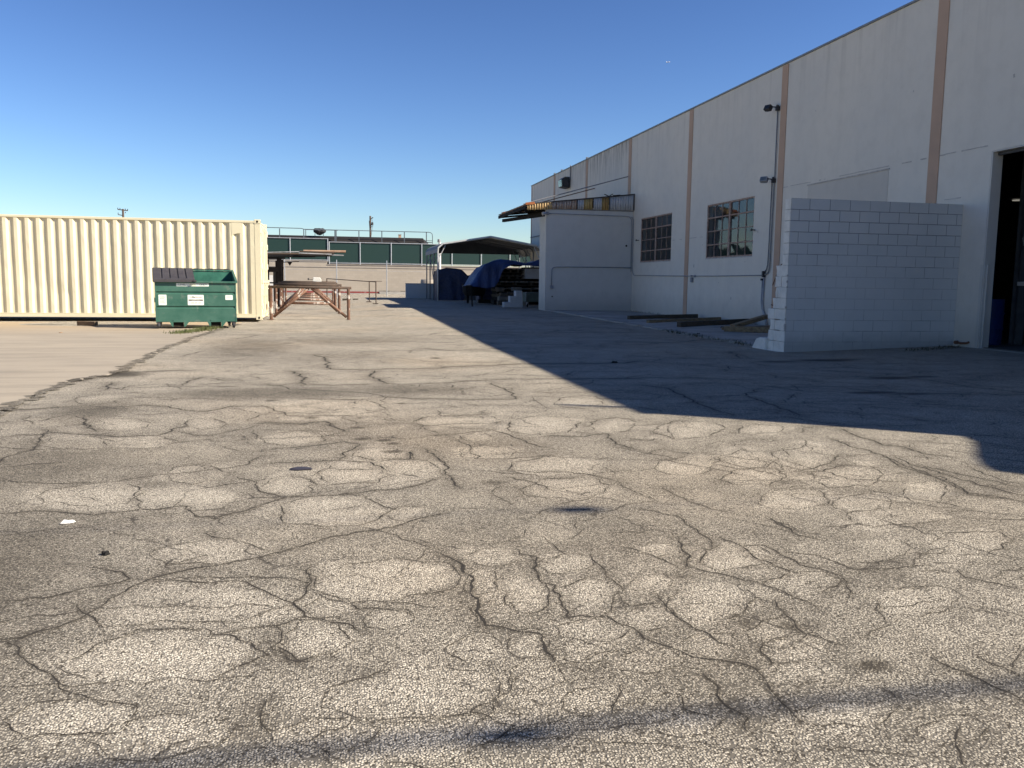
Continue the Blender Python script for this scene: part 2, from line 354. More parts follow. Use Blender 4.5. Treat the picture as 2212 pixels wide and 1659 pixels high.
gx=axis([(-500,-60,10),(-60,-16,22),(-16,-5,44),(-5,6,275),(6,16,60),(16,60,22),(60,500,10)])
gy=axis([(-60,0,12),(0,1.2,6),(1.2,9,240),(9,18,120),(18,50,110),(50,110,30),(110,900,20)])
X,Y=np.meshgrid(gx,gy)
def hgt(x,y):
    return gh(x,y)+np.where((y>0)&(y<60)&(x>-16)&(x<7.5),.006*np.sin(x*.9+1.3*np.sin(y*.35))*np.sin(y*.6+.14*x),0)
Zg=hgt(X,Y)
V=np.column_stack([X.ravel(),Y.ravel(),Zg.ravel()])
spots=[(1.26,4.4,.10,.04,.0),(1.4,3.28,.06,.05,.5),(1.6,2.7,.05,.045,.9),(1.69,2.36,.055,.035,1),(1.43,2.82,.03,.03,.7),(1.43,2.75,.03,.03,.7),
(.39,6.14,.07,.06,.9),(.41,6.46,.05,.05,.8),(.36,6.6,.06,.05,.8),(.19,6.68,.07,.06,.8),(.16,7.21,.06,.06,.7),(.95,9.63,.1,.1,.9),(1.11,9.77,.06,.07,.7),(-.23,7.78,.06,.07,.7),(.2,7.73,.04,.05,.6),(.64,8.6,.05,.06,.7),(-.65,8.92,.06,.07,.8),(1.55,13.61,.08,.13,.8),(.77,6.77,.05,.04,.6),(.94,5.08,.09,.06,.5),
(8.0,12.85,.5,.18,1),(7.0,12.7,.3,.14,.8),(7.35,10.3,.35,.14,1),(7.9,10.4,.2,.1,.8),(6.13,8.86,.3,.1,.9),(6.5,8.7,.25,.08,.7),(-7.24,23.9,.5,.2,.6),(-2.69,11.58,.28,.35,.95),(-3.1,11.0,.22,.25,.8),(-2.9,12.2,.15,.3,.8),
(-1.9,6.2,.5,.9,.30),(-1.5,3.6,.45,1.1,.38),(-1.3,2.3,.5,.7,.32),(1.0,4.0,.5,.5,.22),(1.2,6.5,.6,.8,.18),(2.3,3.6,.5,.6,.22),(1.0,2.5,.6,.35,.25),(3.1,4.0,.5,1.0,.2),(-2.2,8.3,.35,.8,.45),(-1.5,16,.8,2.5,.35),(.3,18,1.8,1.5,.25),(-.6,9.5,1.2,.5,.5),(.8,9.7,.8,.5,.5),(0.,14.,1.2,1.5,.2),(-1.,5.4,.5,.3,.25)]
def palef(V):
    r=np.zeros(len(V)); idx=np.where((np.abs(V[:,0])<10)&(V[:,1]>1)&(V[:,1]<20))[0]
    jx=.10*np.sin(V[:,0]*9+3*np.sin(V[:,1]*5))+.07*np.sin(V[:,1]*17+V[:,0]*6); jy=.10*np.sin(V[:,1]*8+2*np.sin(V[:,0]*7))+.07*np.sin(V[:,0]*19)
    for x,y,a,b,k in PAL:
        dy=V[idx,1]-y; dx=V[idx,0]-x-k*dy; d=np.sqrt((dx/a)**2+(dy/b)**2)*(1+jx[idx]+jy[idx])
        r[idx]=np.maximum(r[idx],1-sm((d-.98)/.34))
    base=.34+.3*sm((V[:,1]-5)/6)-.22*np.exp(-((V[:,0]+1.9)/.8)**2)*(V[:,1]<7)
    amp=1-.75*sm((V[:,1]-6)/6)
    return base+(1-base)*r*amp
def stainf(V):
    st=np.zeros(len(V)); idx=np.where((np.abs(V[:,0])<12)&(V[:,1]>1)&(V[:,1]<40))[0]
    if len(idx)>0:
        order=idx[np.argsort(V[idx,1])]
        for c in np.array_split(order,max(1,len(order)//1200)):
            ya,yb=V[c,1].min(),V[c,1].max(); mg=.4+.05*yb
            Q=P[(P[:,1]>ya-mg)&(P[:,1]<yb+mg)]
            if len(Q)==0: continue
            dx=V[c,None,0]-Q[None,:,0]; dy=V[c,None,1]-Q[None,:,1]
            sg=.045+.006*Q[None,:,1]
            e=np.exp(-np.sqrt(dx*dx+dy*dy)/sg)*np.clip(Q[None,:,2],.2,1.3)
            st[c]=e.max(axis=1)*.33
    for x,y,a,b,s in spots:
        e=s*np.exp(-(((V[:,0]-x)/a)**2+((V[:,1]-y)/b)**2)**1.4*.9); st=np.maximum(st,e)
    return st
st=stainf(V)
nx,ny=len(gx),len(gy)
ii=np.arange(nx*ny).reshape(ny,nx)
F=np.stack([ii[:-1,:-1],ii[:-1,1:],ii[1:,1:],ii[1:,:-1]],-1).reshape(-1,4)
# crack ribbons: a thin dark core, and a dirty margin that takes the asphalt's own material
rv=[];rf=[];rmi=[];ra=[];o=0
def ribbon(q,offs,wv,att,z0,mi_):
    global o
    n=len(q); t=np.gradient(q,axis=0); t/=(np.linalg.norm(t,axis=1)[:,None]+1e-9); nn=np.column_stack([-t[:,1],t[:,0]])
    for f,a_ in zip(offs,att):
        p=q+nn*(wv*f)[:,None]; rv.append(np.column_stack([p,hgt(p[:,0],p[:,1])+z0])); ra.append((f,a_,len(p)))
    for r in range(len(offs)-1):
        for i in range(n-1): rf.append((o+r*n+i,o+r*n+i+1,o+(r+1)*n+i+1,o+(r+1)*n+i)); rmi.append(mi_)
    o+=n*len(offs)
lay=0
for wd,q in crk:
    n=len(q); env=np.minimum(1,np.minimum(np.arange(n),np.arange(n)[::-1])/4+.15); lay=(lay+1)%7
    ribbon(q,(-1,0,1),(.0055+.0019*q[:,1])*(.5+.5*wd)*np.clip(env+.2,0,1),(0,.62*min(1,wd+.2),0),.0004+.00006*lay,0)
    wv=(.0010+.00066*q[:,1])*wd*(.95 if wd>.95 else 1)*env*np.where(rng.random(n)<.12,.1,rng.uniform(.35,1.8,n))
    ribbon(q,(-1,1),wv,(0,0),.0011,1)
# crumbled dirt along the joint with the concrete apron
for _ in range(1):
    q=resample(np.array([(-2.62,24.6),(-2.75,22),(-2.9,18.6),(-2.93,16),(-2.85,13.5),(-2.8,11.6),(-3.1,10.8),(-3.02,9.2),(-2.97,8.4),(-2.9,7.2),(-3.1,5.5),(-3.3,3.0)]),.05,.03,rng); n=len(q)
    ribbon(q,(-1,-.4,.5,1),np.full(n,.07)*rng.uniform(.1,1.6,n),(.2,.5,.4,0),.0085,0)
RV=np.concatenate(rv); RA=stainf(RV)
pos=0
for f,a_,n in ra: RA[pos:pos+n]=np.maximum(RA[pos:pos+n],a_); pos+=n
me=bpy.data.meshes.new('ground')
allV=np.concatenate([V,RV]); RF=np.array(rf)+len(V)
allF=np.concatenate([F,RF])
me.vertices.add(len(allV)); me.vertices.foreach_set('co',allV.ravel())
me.loops.add(allF.size); me.loops.foreach_set('vertex_index',allF.ravel().astype(np.int32))
me.polygons.add(len(allF)); me.polygons.foreach_set('loop_start',np.arange(len(allF),dtype=np.int32)*4); me.polygons.foreach_set('loop_total',np.full(len(allF),4,dtype=np.int32))
me.update(calc_edges=True)
mi=np.zeros(len(allF),dtype=np.int32); mi[len(F):]=np.array(rmi)
me.polygons.foreach_set('material_index',mi)
ap=me.attributes.new('pale','FLOAT','POINT'); ap.data.foreach_set('value',np.concatenate([palef(V),palef(RV)]).astype(np.float32))
at=me.attributes.new('stain','FLOAT','POINT'); at.data.foreach_set('value',np.concatenate([st,RA]).astype(np.float32))

m,nt,b=newmat('old_asphalt')
gp=N(nt,'ShaderNodeNewGeometry').outputs['Position']
def mapv(nt,v,s):
    mp=N(nt,'ShaderNodeMapping'); mp.inputs['Scale'].default_value=s; L(nt,v,mp.inputs['Vector']); return mp.outputs['Vector']
flat=mapv(nt,gp,(1,1,0))
A=N(nt,'ShaderNodeAttribute',attribute_name='stain').outputs['Fac']; PA=N(nt,'ShaderNodeAttribute',attribute_name='pale').outputs['Fac']
wig=N(nt,'ShaderNodeTexNoise'); wig.inputs['Scale'].default_value=60; wig.inputs['Detail'].default_value=2; L(nt,flat,wig.inputs['Vector'])
vm=N(nt,'ShaderNodeVectorMath',operation='MULTIPLY_ADD'); L(nt,wig.outputs['Color'],vm.inputs[0]); vm.inputs[1].default_value=(.006,.006,0); L(nt,flat,vm.inputs[2])
vo=N(nt,'ShaderNodeTexVoronoi',voronoi_dimensions='2D'); vo.inputs['Scale'].default_value=138; vo.inputs['Randomness'].default_value=1; L(nt,vm.outputs[0],vo.inputs['Vector'])
sep=N(nt,'ShaderNodeSeparateColor'); L(nt,vo.outputs['Color'],sep.inputs[0])
big=noise(nt,flat,.9,4,.6,.6); mid=noise(nt,flat,5,5,.65); fine=noise(nt,flat,45,4,.6); huge=noise(nt,flat,.22,3,.5)
# soft brown network between paler islands
v2=N(nt,'ShaderNodeTexVoronoi',voronoi_dimensions='2D',feature='DISTANCE_TO_EDGE'); v2.inputs['Scale'].default_value=1.15
wn=N(nt,'ShaderNodeTexNoise'); wn.inputs['Scale'].default_value=2.2; wn.inputs['Detail'].default_value=4; L(nt,flat,wn.inputs['Vector'])
vm2=N(nt,'ShaderNodeVectorMath',operation='MULTIPLY_ADD'); L(nt,wn.outputs['Color'],vm2.inputs[0]); vm2.inputs[1].default_value=(.5,.5,0); L(nt,flat,vm2.inputs[2]); L(nt,vm2.outputs[0],v2.inputs['Vector'])
net=ramp(nt,v2.outputs['Distance'],[(.0,1.),(.07,.62),(.16,.18),(.28,0.)])
fc=math_(nt,'MULTIPLY',ramp(nt,v2.outputs['Distance'],[(.003,1.),(.012,0.)]),ramp(nt,mid,[(.5,0.),(.58,.85)]))
netm=math_(nt,'MULTIPLY',net,ramp(nt,big,[(.38,.15),(.62,1.)]))
st1=math_(nt,'MULTIPLY',A,math_(nt,'MULTIPLY_ADD',mid,1.3,.25))
dirt=math_(nt,'ADD',math_(nt,'MULTIPLY',netm,.22),st1,clamp=True)
dirt=math_(nt,'ADD',dirt,math_(nt,'MULTIPLY',ramp(nt,mid,[(.45,0.),(.75,1.)]),.22),clamp=True)
# stones: fewer show where dirt lies
dirt=math_(nt,'ADD',dirt,math_(nt,'MULTIPLY_ADD',PA,-.26,.20),clamp=True)
thr=math_(nt,'MULTIPLY_ADD',dirt,.62,.12)
isst=math_(nt,'GREATER_THAN',sep.outputs[0],thr)
gap=ramp(nt,vo.outputs['Distance'],[(.28,1.),(.62,0.)])
stone=math_(nt,'MULTIPLY',isst,gap)
stc=ramp(nt,sep.outputs[1],[(0.,(.25,.222,.18)),(.4,(.40,.358,.292)),(.8,(.54,.488,.40)),(1.,(.72,.66,.55))])
binder=mix(nt,dirt,(.165,.15,.125),(.10,.089,.073))
binder=mix(nt,math_(nt,'LESS_THAN',sep.outputs[2],.22),binder,(.055,.047,.036))
c=mix(nt,stone,binder,stc)
c=mix(nt,math_(nt,'MULTIPLY',dirt,.5),c,(.12,.103,.08))
tint=ramp(nt,huge,[(.35,(.98,.98,.98)),(.5,(1.,.99,.975)),(.68,(1.07,1.0,.92))])
c=mix(nt,1,c,tint,'MULTIPLY')
blot=noise(nt,mapv(nt,gp,(.5,.9,0)),.9,6,.68,.8)
tone=ramp(nt,blot,[(.32,(.80,.795,.78)),(.5,(.96,.95,.93)),(.68,(1.06,1.05,1.03))])
c=mix(nt,1,c,tone,'MULTIPLY')
isl=ramp(nt,v2.outputs['Distance'],[(.0,(.78,.775,.765)),(.10,(.96,.96,.955)),(.2,(1.1,1.1,1.1)),(.4,(1.2,1.2,1.2))])
isl=ramp(nt,A,[(.0,(1.16,1.16,1.16)),(.12,(1.06,1.06,1.06)),(.32,(.88,.875,.865)),(.6,(.70,.69,.67)),(1.,(.5,.49,.47))])
c=mix(nt,1,c,isl,'MULTIPLY')
c=mix(nt,1,c,ramp(nt,PA,[(0.,(.83,.825,.81)),(.5,(.98,.98,.975)),(1.,(1.14,1.14,1.135))]),'MULTIPLY')
c=mix(nt,fc,c,(.045,.038,.03))
L(nt,c,b.inputs['Base Color']); b.inputs['Roughness'].default_value=.9; b.inputs['Specular IOR Level'].default_value=.25
hh=math_(nt,'ADD',math_(nt,'MULTIPLY',stone,.8),math_(nt,'MULTIPLY',fine,.7))
bump(nt,b,hh,.55,.006)
ASPH=m
CRKM=mat('crack_dirt',(.022,.019,.015),(.045,.038,.03),rough=1,scale=30,bmp=0)
me.materials.append(ASPH); me.materials.append(CRKM)
go=bpy.data.objects.new('ground',me); col.objects.link(go); tag(go,'weathered cracked asphalt yard with pale exposed stones','asphalt',kind='structure')
del allV,allF

# concrete apron left of the joint, with a ragged broken edge
m,nt,b=newmat('apron_concrete')
gp=N(nt,'ShaderNodeNewGeometry').outputs['Position']; fl=mapv(nt,gp,(1,1,0))
n1=noise(nt,fl,.5,5,.6); n2=noise(nt,mapv(nt,gp,(.35,1.6,0)),1.6,6,.65); n3=noise(nt,fl,14,5,.7); n4=noise(nt,fl,90,3,.6)
c=mix(nt,ramp(nt,n1,[(.3,0.),(.7,1.)]),(.38,.325,.25),(.33,.285,.225))
c=mix(nt,math_(nt,'MULTIPLY',ramp(nt,n2,[(.45,0.),(.7,1.)]),.6),c,(.20,.175,.14))
sx=N(nt,'ShaderNodeSeparateXYZ'); L(nt,gp,sx.inputs[0])
mr=N(nt,'ShaderNodeMapRange'); mr.inputs[1].default_value=20.5; mr.inputs[2].default_value=24.5; L(nt,math_(nt,'ADD',sx.outputs[1],math_(nt,'MULTIPLY',n2,2.)),mr.inputs[0])
c=mix(nt,math_(nt,'MULTIPLY',mr.outputs[0],.7),c,(.42,.31,.19))
c=mix(nt,math_(nt,'MULTIPLY',ramp(nt,n3,[(.58,0.),(.70,1.)]),.5),c,(.2,.17,.13))
c=mix(nt,math_(nt,'MULTIPLY',ramp(nt,n4,[(.4,0.),(.7,1.)]),.25),c,(.24,.21,.17))
L(nt,c,b.inputs['Base Color']); b.inputs['Roughness'].default_value=.92; b.inputs['Specular IOR Level'].default_value=.2; bump(nt,b,n4,.3,.003)
CONC=m
pts=[]
edge=[(-2.62,25.3),(-2.75,22),(-2.9,18.6),(-2.93,16),(-2.85,13.5),(-2.8,11.6),(-3.1,10.8),(-3.02,9.2),(-2.97,8.4),(-2.9,7.2),(-3.1,5.5),(-3.3,3.0),(-3.4,1)]
ep=resample(np.array(edge),.07,.010,rng)
M=MB()
n=len(ep)
z=lambda x,y:float(hgt(x,y))+.0068
vsx=[(x,y,z(x,y)) for x,y in ep]+[(x-.6,y,z(x,y)) for x,y in ep]+[(-60,y,z(x,y)) for x,y in ep]+[(x+.02,y,z(x,y)-.009) for x,y in ep]
M.add(vsx,[(i,i+1,n+i+1,n+i) for i in range(n-1)]+[(n+i,n+i+1,2*n+i+1,2*n+i) for i in range(n-1)]+[(3*n+i,3*n+i+1,i+1,i) for i in range(n-1)])
o=M.build('concrete_apron',CONC); tag(o,kind='structure')
# slab strip along the wall behind the block wall
SLAB=mat('slab_concrete',(.36,.34,.30),(.22,.21,.19),rough=.92,scale=1.2,fine=30,bmp=.3,spots=.62,spotc=(.10,.09,.07),spotscale=5)
M=MB(); sy=np.linspace(14.64,32.88,80); 
ex=8.14+rng.normal(0,.018,80)
for i in range(79):
    for (xa,xb,xc,xd) in ((ex[i],11.59,11.59,ex[i+1]),):
        xm=9.8
        M.add([(ex[i],sy[i],g1(ex[i],sy[i])+.035),(xm,sy[i],g1(xm,sy[i])+.03),(11.59,sy[i],g1(11.59,sy[i])+.015),(11.59,sy[i+1],g1(11.59,sy[i+1])+.015),(xm,sy[i+1],g1(xm,sy[i+1])+.03),(ex[i+1],sy[i+1],g1(ex[i+1],sy[i+1])+.035),(ex[i]-.02,sy[i],g1(8,sy[i])-.02),(ex[i+1]-.02,sy[i+1],g1(8,sy[i+1])-.02)],[(0,1,4,5),(1,2,3,4),(6,0,5,7)])
o=M.build('concrete_slab',SLAB); tag(o,kind='structure')
# =============================================================== MATERIALS
def stucco(name,c1,c2,dirtz=True,bm=.35):
    m,nt,b=newmat(name)
    gp=N(nt,'ShaderNodeNewGeometry').outputs['Position']
    n1=noise(nt,gp,.35,5,.6,.4); n2=noise(nt,gp,2.5,6,.65); n3=noise(nt,gp,60,4,.6); n4=noise(nt,gp,9,7,.7)
    c=mix(nt,ramp(nt,n1,[(.35,0.),(.65,1.)]),c1,c2)
    c=mix(nt,math_(nt,'MULTIPLY',ramp(nt,n2,[(.45,0.),(.72,1.)]),.26),c,tuple(x*.72 for x in c1))
    c=mix(nt,ramp(nt,n4,[(.735,0.),(.75,.8)]),c,tuple(x*.3 for x in c1))
    sx=N(nt,'ShaderNodeSeparateXYZ'); L(nt,gp,sx.inputs[0])
    if dirtz:
        # splashed dirt along the foot of the wall
        mr=N(nt,'ShaderNodeMapRange'); mr.inputs[1].default_value=.75; mr.inputs[2].default_value=.1; L(nt,math_(nt,'ADD',sx.outputs[2],math_(nt,'MULTIPLY',n2,-.35)),mr.inputs[0])
        c=mix(nt,math_(nt,'MULTIPLY',mr.outputs[0],.4),c,tuple(x*.5 for x in c2))
    L(nt,c,b.inputs['Base Color']); b.inputs['Roughness'].default_value=.9; b.inputs['Specular IOR Level'].default_value=.2
    bump(nt,b,math_(nt,'ADD',n3,math_(nt,'MULTIPLY',n2,1.5)),bm,.006)
    return m,nt,b,c,gp,sx
WALL,nt,b,c,gp,sx=stucco('white_wall_paint',(.66,.61,.53),(.61,.575,.515))
# mould streaks under the roof edge in the stained bay (Y 27-46 m)
st_=noise(nt,mapv(nt,gp,(3.5,3.5,.28)),1.6,7,.7); st2=noise(nt,gp,.55,3,.5)
hz=N(nt,'ShaderNodeMapRange'); hz.inputs[1].default_value=5.3; hz.inputs[2].default_value=6.9; L(nt,sx.outputs[2],hz.inputs[0])
ya=N(nt,'ShaderNodeMapRange'); ya.inputs[1].default_value=32.5; ya.inputs[2].default_value=34.2; L(nt,sx.outputs[1],ya.inputs[0])
yb=N(nt,'ShaderNodeMapRange'); yb.inputs[1].default_value=46; yb.inputs[2].default_value=38; L(nt,sx.outputs[1],yb.inputs[0])
k=math_(nt,'MULTIPLY',math_(nt,'MULTIPLY',math_(nt,'POWER',hz.outputs[0],1.6),ya.outputs[0]),yb.outputs[0])
k=math_(nt,'MULTIPLY',k,ramp(nt,st_,[(.44,0.),(.62,1.)]))
st3=noise(nt,mapv(nt,gp,(2.2,2.2,.12)),1.3,5,.65)
k3=math_(nt,'MULTIPLY',ramp(nt,st3,[(.5,0.),(.68,1.)]),math_(nt,'MULTIPLY_ADD',hz.outputs[0],.22,.05))
c=mix(nt,k3,c,(.30,.275,.24))
c2=mix(nt,math_(nt,'MULTIPLY',k,.85),c,(.10,.095,.085)); L(nt,c2,b.inputs['Base Color'])
SEAM=mat('weathered_joint',(.36,.33,.30),(.5,.47,.44),rough=.9,scale=6,fine=60)
STRIP=mat('pink_strip_paint',(.47,.32,.23),(.42,.29,.21),rough=.85,scale=1.5,fine=60,spots=.70,spotc=(.45,.38,.34),spotscale=7)
WINGP,nt,b,c,gp,sx=stucco('grey_white_paint',(.57,.54,.49),(.53,.515,.475))
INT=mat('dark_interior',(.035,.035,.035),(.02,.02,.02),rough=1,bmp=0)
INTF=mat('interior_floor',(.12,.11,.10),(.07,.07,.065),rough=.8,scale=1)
CAPM=mat('parapet_metal',(.17,.175,.18),(.24,.24,.24),rough=.5,metal=.3,scale=4,bmp=.05)
PATCH,_,_,_,_,_=stucco('patched_plaster',(.56,.515,.455),(.50,.465,.41),False,.8)
DARKM=mat('dark_metal',(.03,.03,.032),(.055,.05,.048),rough=.55,scale=6,bmp=.05)
PIPEG=mat('grey_conduit',(.42,.43,.45),(.30,.30,.32),rough=.55,metal=.2,scale=5,bmp=.05)
PIPEW=mat('painted_conduit',(.30,.31,.33),(.24,.25,.27),rough=.7,scale=5,bmp=.05)
PIPED=mat('dark_conduit',(.19,.19,.2),(.26,.26,.26),rough=.6,scale=5,bmp=.05)
FRAME=mat('rusty_window_frame',(.40,.30,.25),(.26,.17,.13),rough=.9,scale=9,fine=80,spots=.58,spotc=(.13,.06,.035),spotscale=14)
RUST=mat('rusty_metal',(.20,.085,.045),(.09,.05,.035),rough=.9,scale=5,fine=60,spots=.6,spotc=(.34,.30,.26),spotscale=7)
BLACK=mat('black_metal',(.012,.012,.012),(.022,.02,.018),rough=.9,scale=6,bmp=.05,spec=.15)
GALV=mat('galvanised_steel',(.48,.50,.52),(.38,.40,.42),rough=.5,metal=.5,scale=6,bmp=.05)
WHITEP=mat('white_paint',(.74,.72,.68),(.62,.60,.56),rough=.7,scale=5)
# glass: dusty old panes
def glass(name,dust,tint=(.30,.36,.40)):
    m=bpy.data.materials.new(name); m.use_nodes=True; nt=m.node_tree; nt.nodes.clear()
    out=N(nt,'ShaderNodeOutputMaterial'); g=N(nt,'ShaderNodeBsdfGlossy'); g.inputs['Roughness'].default_value=.03; g.inputs['Color'].default_value=(.95,.97,1,1)
    tr=N(nt,'ShaderNodeBsdfTransparent'); tr.inputs['Color'].default_value=(.75,.8,.8,1); df=N(nt,'ShaderNodeBsdfDiffuse')
    v=coords(nt); n=noise(nt,mapv(nt,v,(1,1,.5)),5,5,.6); df.inputs['Color'].default_value=tint+(1,)
    fr=N(nt,'ShaderNodeFresnel'); fr.inputs['IOR'].default_value=1.6
    m1=N(nt,'ShaderNodeMixShader'); L(nt,math_(nt,'MULTIPLY',fr.outputs[0],0.7,clamp=True),m1.inputs[0]); L(nt,tr.outputs[0],m1.inputs[1]); L(nt,g.outputs[0],m1.inputs[2])
    m2=N(nt,'ShaderNodeMixShader'); L(nt,math_(nt,'MULTIPLY_ADD',n,dust,dust*.4),m2.inputs[0]); L(nt,m1.outputs[0],m2.inputs[1]); L(nt,df.outputs[0],m2.inputs[2])
    bp=N(nt,'ShaderNodeBump'); bp.inputs['Strength'].default_value=.05; bp.inputs['Distance'].default_value=.02; L(nt,noise(nt,v,3,2,.5),bp.inputs['Height']); L(nt,bp.outputs[0],g.inputs['Normal'])
    L(nt,m2.outputs[0],out.inputs[0]); return m
GL=[glass('window_glass_clean',.04),glass('window_glass_dusty',.16),glass('window_glass_grimy',.16,(.09,.095,.10))]

# =============================================================== WAREHOUSE
XW=11.6; TOP=6.97; Y0=3.75; Y1=51.35
WH=thing('warehouse',(XW,Y0,0),'long white windowed warehouse wall with pink vertical strips and an open dark doorway','warehouse')
M=MB()
def seg(y0,y1,z0,z1): M.box(XW,XW+.2,y0,y1,z0,z1)
seg(Y0,9.6,-.3,TOP)
seg(9.6,13.79,3.68,TOP)
seg(13.79,22.78,-.3,TOP)
seg(22.78,25.94,-.3,2.06); seg(22.78,25.94,3.73,TOP)
seg(25.94,28.88,-.3,TOP)
seg(28.88,32.02,-.3,2.06); seg(28.88,32.02,3.73,TOP)
seg(32.02,Y1,-.3,TOP)
M.box(XW+.2,40,Y1-.2,Y1,-.3,TOP); M.box(XW+.2,40,Y0,Y0+.2,-.3,TOP)
M.build('wall',WALL,WH)
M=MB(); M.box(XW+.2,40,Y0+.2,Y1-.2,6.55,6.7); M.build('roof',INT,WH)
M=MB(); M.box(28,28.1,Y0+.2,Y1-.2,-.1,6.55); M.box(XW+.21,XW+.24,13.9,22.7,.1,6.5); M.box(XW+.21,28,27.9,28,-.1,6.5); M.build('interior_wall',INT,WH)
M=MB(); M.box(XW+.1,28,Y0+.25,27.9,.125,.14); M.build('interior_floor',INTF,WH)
M=MB(); M.box(XW-.035,XW+.22,Y0-.02,Y1+.02,TOP+.002,TOP+.045)
for y in (45.7,39.6,44.2): M.box(XW-.05,XW+.05,y-.06,y+.06,TOP+.03,TOP+.11)
M.build('parapet_cap',CAPM,WH)
for y,zb in ((15.33,2.86),(21.36,.08),(27.45,.08),(33.5,4.2),(39.6,4.2),(45.7,4.2),(51.2,3.2),(9.3,.1)):
    M=MB(); wv=.15 if y<50 else .1
    M.box(XW-.018,XW+.003,y-wv,y+wv,max(zb,-.1),TOP-.02)
    M.build('pink_strip',STRIP,WH)
# old horizontal joint, patch of a filled opening and small scars
rs=np.random.default_rng(3)
for ya,yb,z in ((13.9,15.2,3.79),(15.5,16.75,3.79),(16.75,20.0,3.795),(20.0,21.2,3.8),(21.5,22.7,2.78),(14.5,14.95,2.92),(26.0,27.3,2.76),(27.6,28.8,2.76),(32.1,32.9,2.76)):
    y=ya
    while y<yb:
        l=rs.uniform(.05,.4)
        if rs.random()<.62:
            M=MB(); M.box(XW-.004,XW+.01,y,min(y+l,yb),z-rs.uniform(.006,.016),z+rs.uniform(.004,.012),jit=.0015); M.build('wall_scar',SEAM,WH)
        y+=l
for y,z,s in ((26.83,1.84,.05),(24.01,.83,.035),(20.5,2.3,.02),(22.5,2.72,.03),(24.9,1.3,.015),(23.2,1.9,.015),(26.2,2.5,.02),(30.1,1.85,.015),(16.1,5.2,.02),(19.8,5.5,.02),(13.4,4.9,.03)):
    M=MB(); M.box(XW-.004,XW+.01,y-s*.6,y+s*.6,z-s,z+s,Matrix.Translation((0,y,z))@Matrix.Rotation(rs.uniform(-.6,.6),4,'X')@Matrix.Translation((0,-y,-z))); M.build('wall_scar',SEAM,WH)
M=MB(); M.prism([(16.75,2.0),(19.97,2.0),(19.97,3.715),(16.75,3.715)],'x',XW-.006,XW+.01); M.build('plaster_patch',PATCH,WH)
M=MB(); M.box(XW-.02,XW+.0,16.72,20.0,3.715,3.745); M.build('patch_lip',SEAM,WH)
# door lining
M=MB(); M.box(XW+.002,XW+.215,13.76,13.788,.12,3.676)
M.box(XW-.012,XW+.0,13.775,13.84,.12,1.65); M.box(XW+.05,XW+.09,13.735,13.76,.12,1.65,jit=.004); M.box(XW+.002,XW+.215,9.6,13.758,3.655,3.677)
M.build('door_jamb',WINGP,WH,bev=.004)
M=MB(); M.box(XW+.09,XW+.16,9.65,13.74,3.60,3.65); M.build('door_track',DARKM,WH)
M=MB(); M.box(XW-.03,XW+.25,9.6,13.76,.10,.128); M.build('door_sill',SLAB,WH)
# unseen block, added with its outline shaped to cast the stepped foreground shadow
M=MB(); M.prism([(Y0-.002,-.3),(Y0-.002,6.9),(3.21,5.24),(2.95,5.3),(2.57,5.48),(2.2,5.66),(1.9,5.78),(1.67,5.84),(1.58,5.73),(1.58,-.3)],'x',XW+.0,XW+6); M.build('shadow_block',WALL,WH)

def window(y0,y1,z0,z1,clean,lbl,cols=6,rows=4):
    M=MB(); fx0,fx1=XW+.015,XW+.075
    t=.045
    M.box(fx0,fx1,y0,y1,z0,z0+t); M.box(fx0,fx1,y0,y1,z1-t,z1); M.box(fx0,fx1,y0,y0+t,z0+t,z1-t); M.box(fx0,fx1,y1-t,y1,z0+t,z1-t)
    ym=(y0+y1)/2; M.box(fx0-.006,fx1,ym-.05,ym+.05,z0+t,z1-t)
    hs=(z1-z0)/rows
    for r in range(1,rows):
        z=z0+hs*r; th=.02 if r!=2 else .013
        for a,bb in ((y0+t,ym-.05),(ym+.05,y1-t)): M.box(fx0+.008,fx1-.01,a,bb,z-th,z+th)
    for a,bb in ((y0+t,ym-.05),(ym+.05,y1-t)):
        for k in range(1,cols//2):
            y=a+(bb-a)*k/(cols//2)
            for r in range(rows): M.box(fx0+.014,fx1-.014,y-.012,y+.012,z0+hs*r+.02,z0+hs*(r+1)-.02)
    W=M.build('window_frame',FRAME,WH,bev=.002); W['label']=lbl
    # panes, each its own slight tilt, in one mesh
    M=MB(); k=0
    for hi,(a,bb) in enumerate(((y0+t,ym-.05),(ym+.05,y1-t))):
        for c_ in range(cols//2):
            for r in range(rows):
                p0=a+(bb-a)*c_/(cols//2); p1=a+(bb-a)*(c_+1)/(cols//2); q0=z0+hs*r; q1=q0+hs
                M.cur=clean(hi*(cols//2)+c_,r); x=XW+.045; j=[random.uniform(-.0025,.0025) for _ in range(4)]
                M.add([(x+j[0],p0,q0),(x+j[1],p1,q0),(x+j[2],p1,q1),(x+j[3],p0,q1)],[(0,3,2,1)])
    M.build('glass',GL,W,fixn=False)
    M=MB(); M.box(XW-.006,XW+.10,y0-.01,y1+.01,z0-.03,z0-.001); M.build('sill',SEAM,W)
# columns are counted from the near side; the larger-looking window is the near one
window(22.78,25.94,2.06,3.73,lambda c,r:(0 if (c<3 or (c==3 and r==3)) else 1 if r==3 else 2),'six-column steel window nearer the block wall, panes reflecting sky')
window(28.88,32.02,2.06,3.73,lambda c,r:(1 if r==3 and c<3 else 2),'darker steel window beside the storage bay wall')
M=MB(); M.box(XW-.10,XW,22.66,22.70,2.76,2.79); M.box(XW-.12,XW-.10,22.64,22.72,2.74,2.81); M.build('stay_bracket',DARKM,WH)
M=MB(); M.box(XW-.10,XW,32.2,32.24,2.9,2.93); M.box(XW-.12,XW-.10,32.18,32.26,2.88,2.95); M.build('stay_bracket',DARKM,WH)
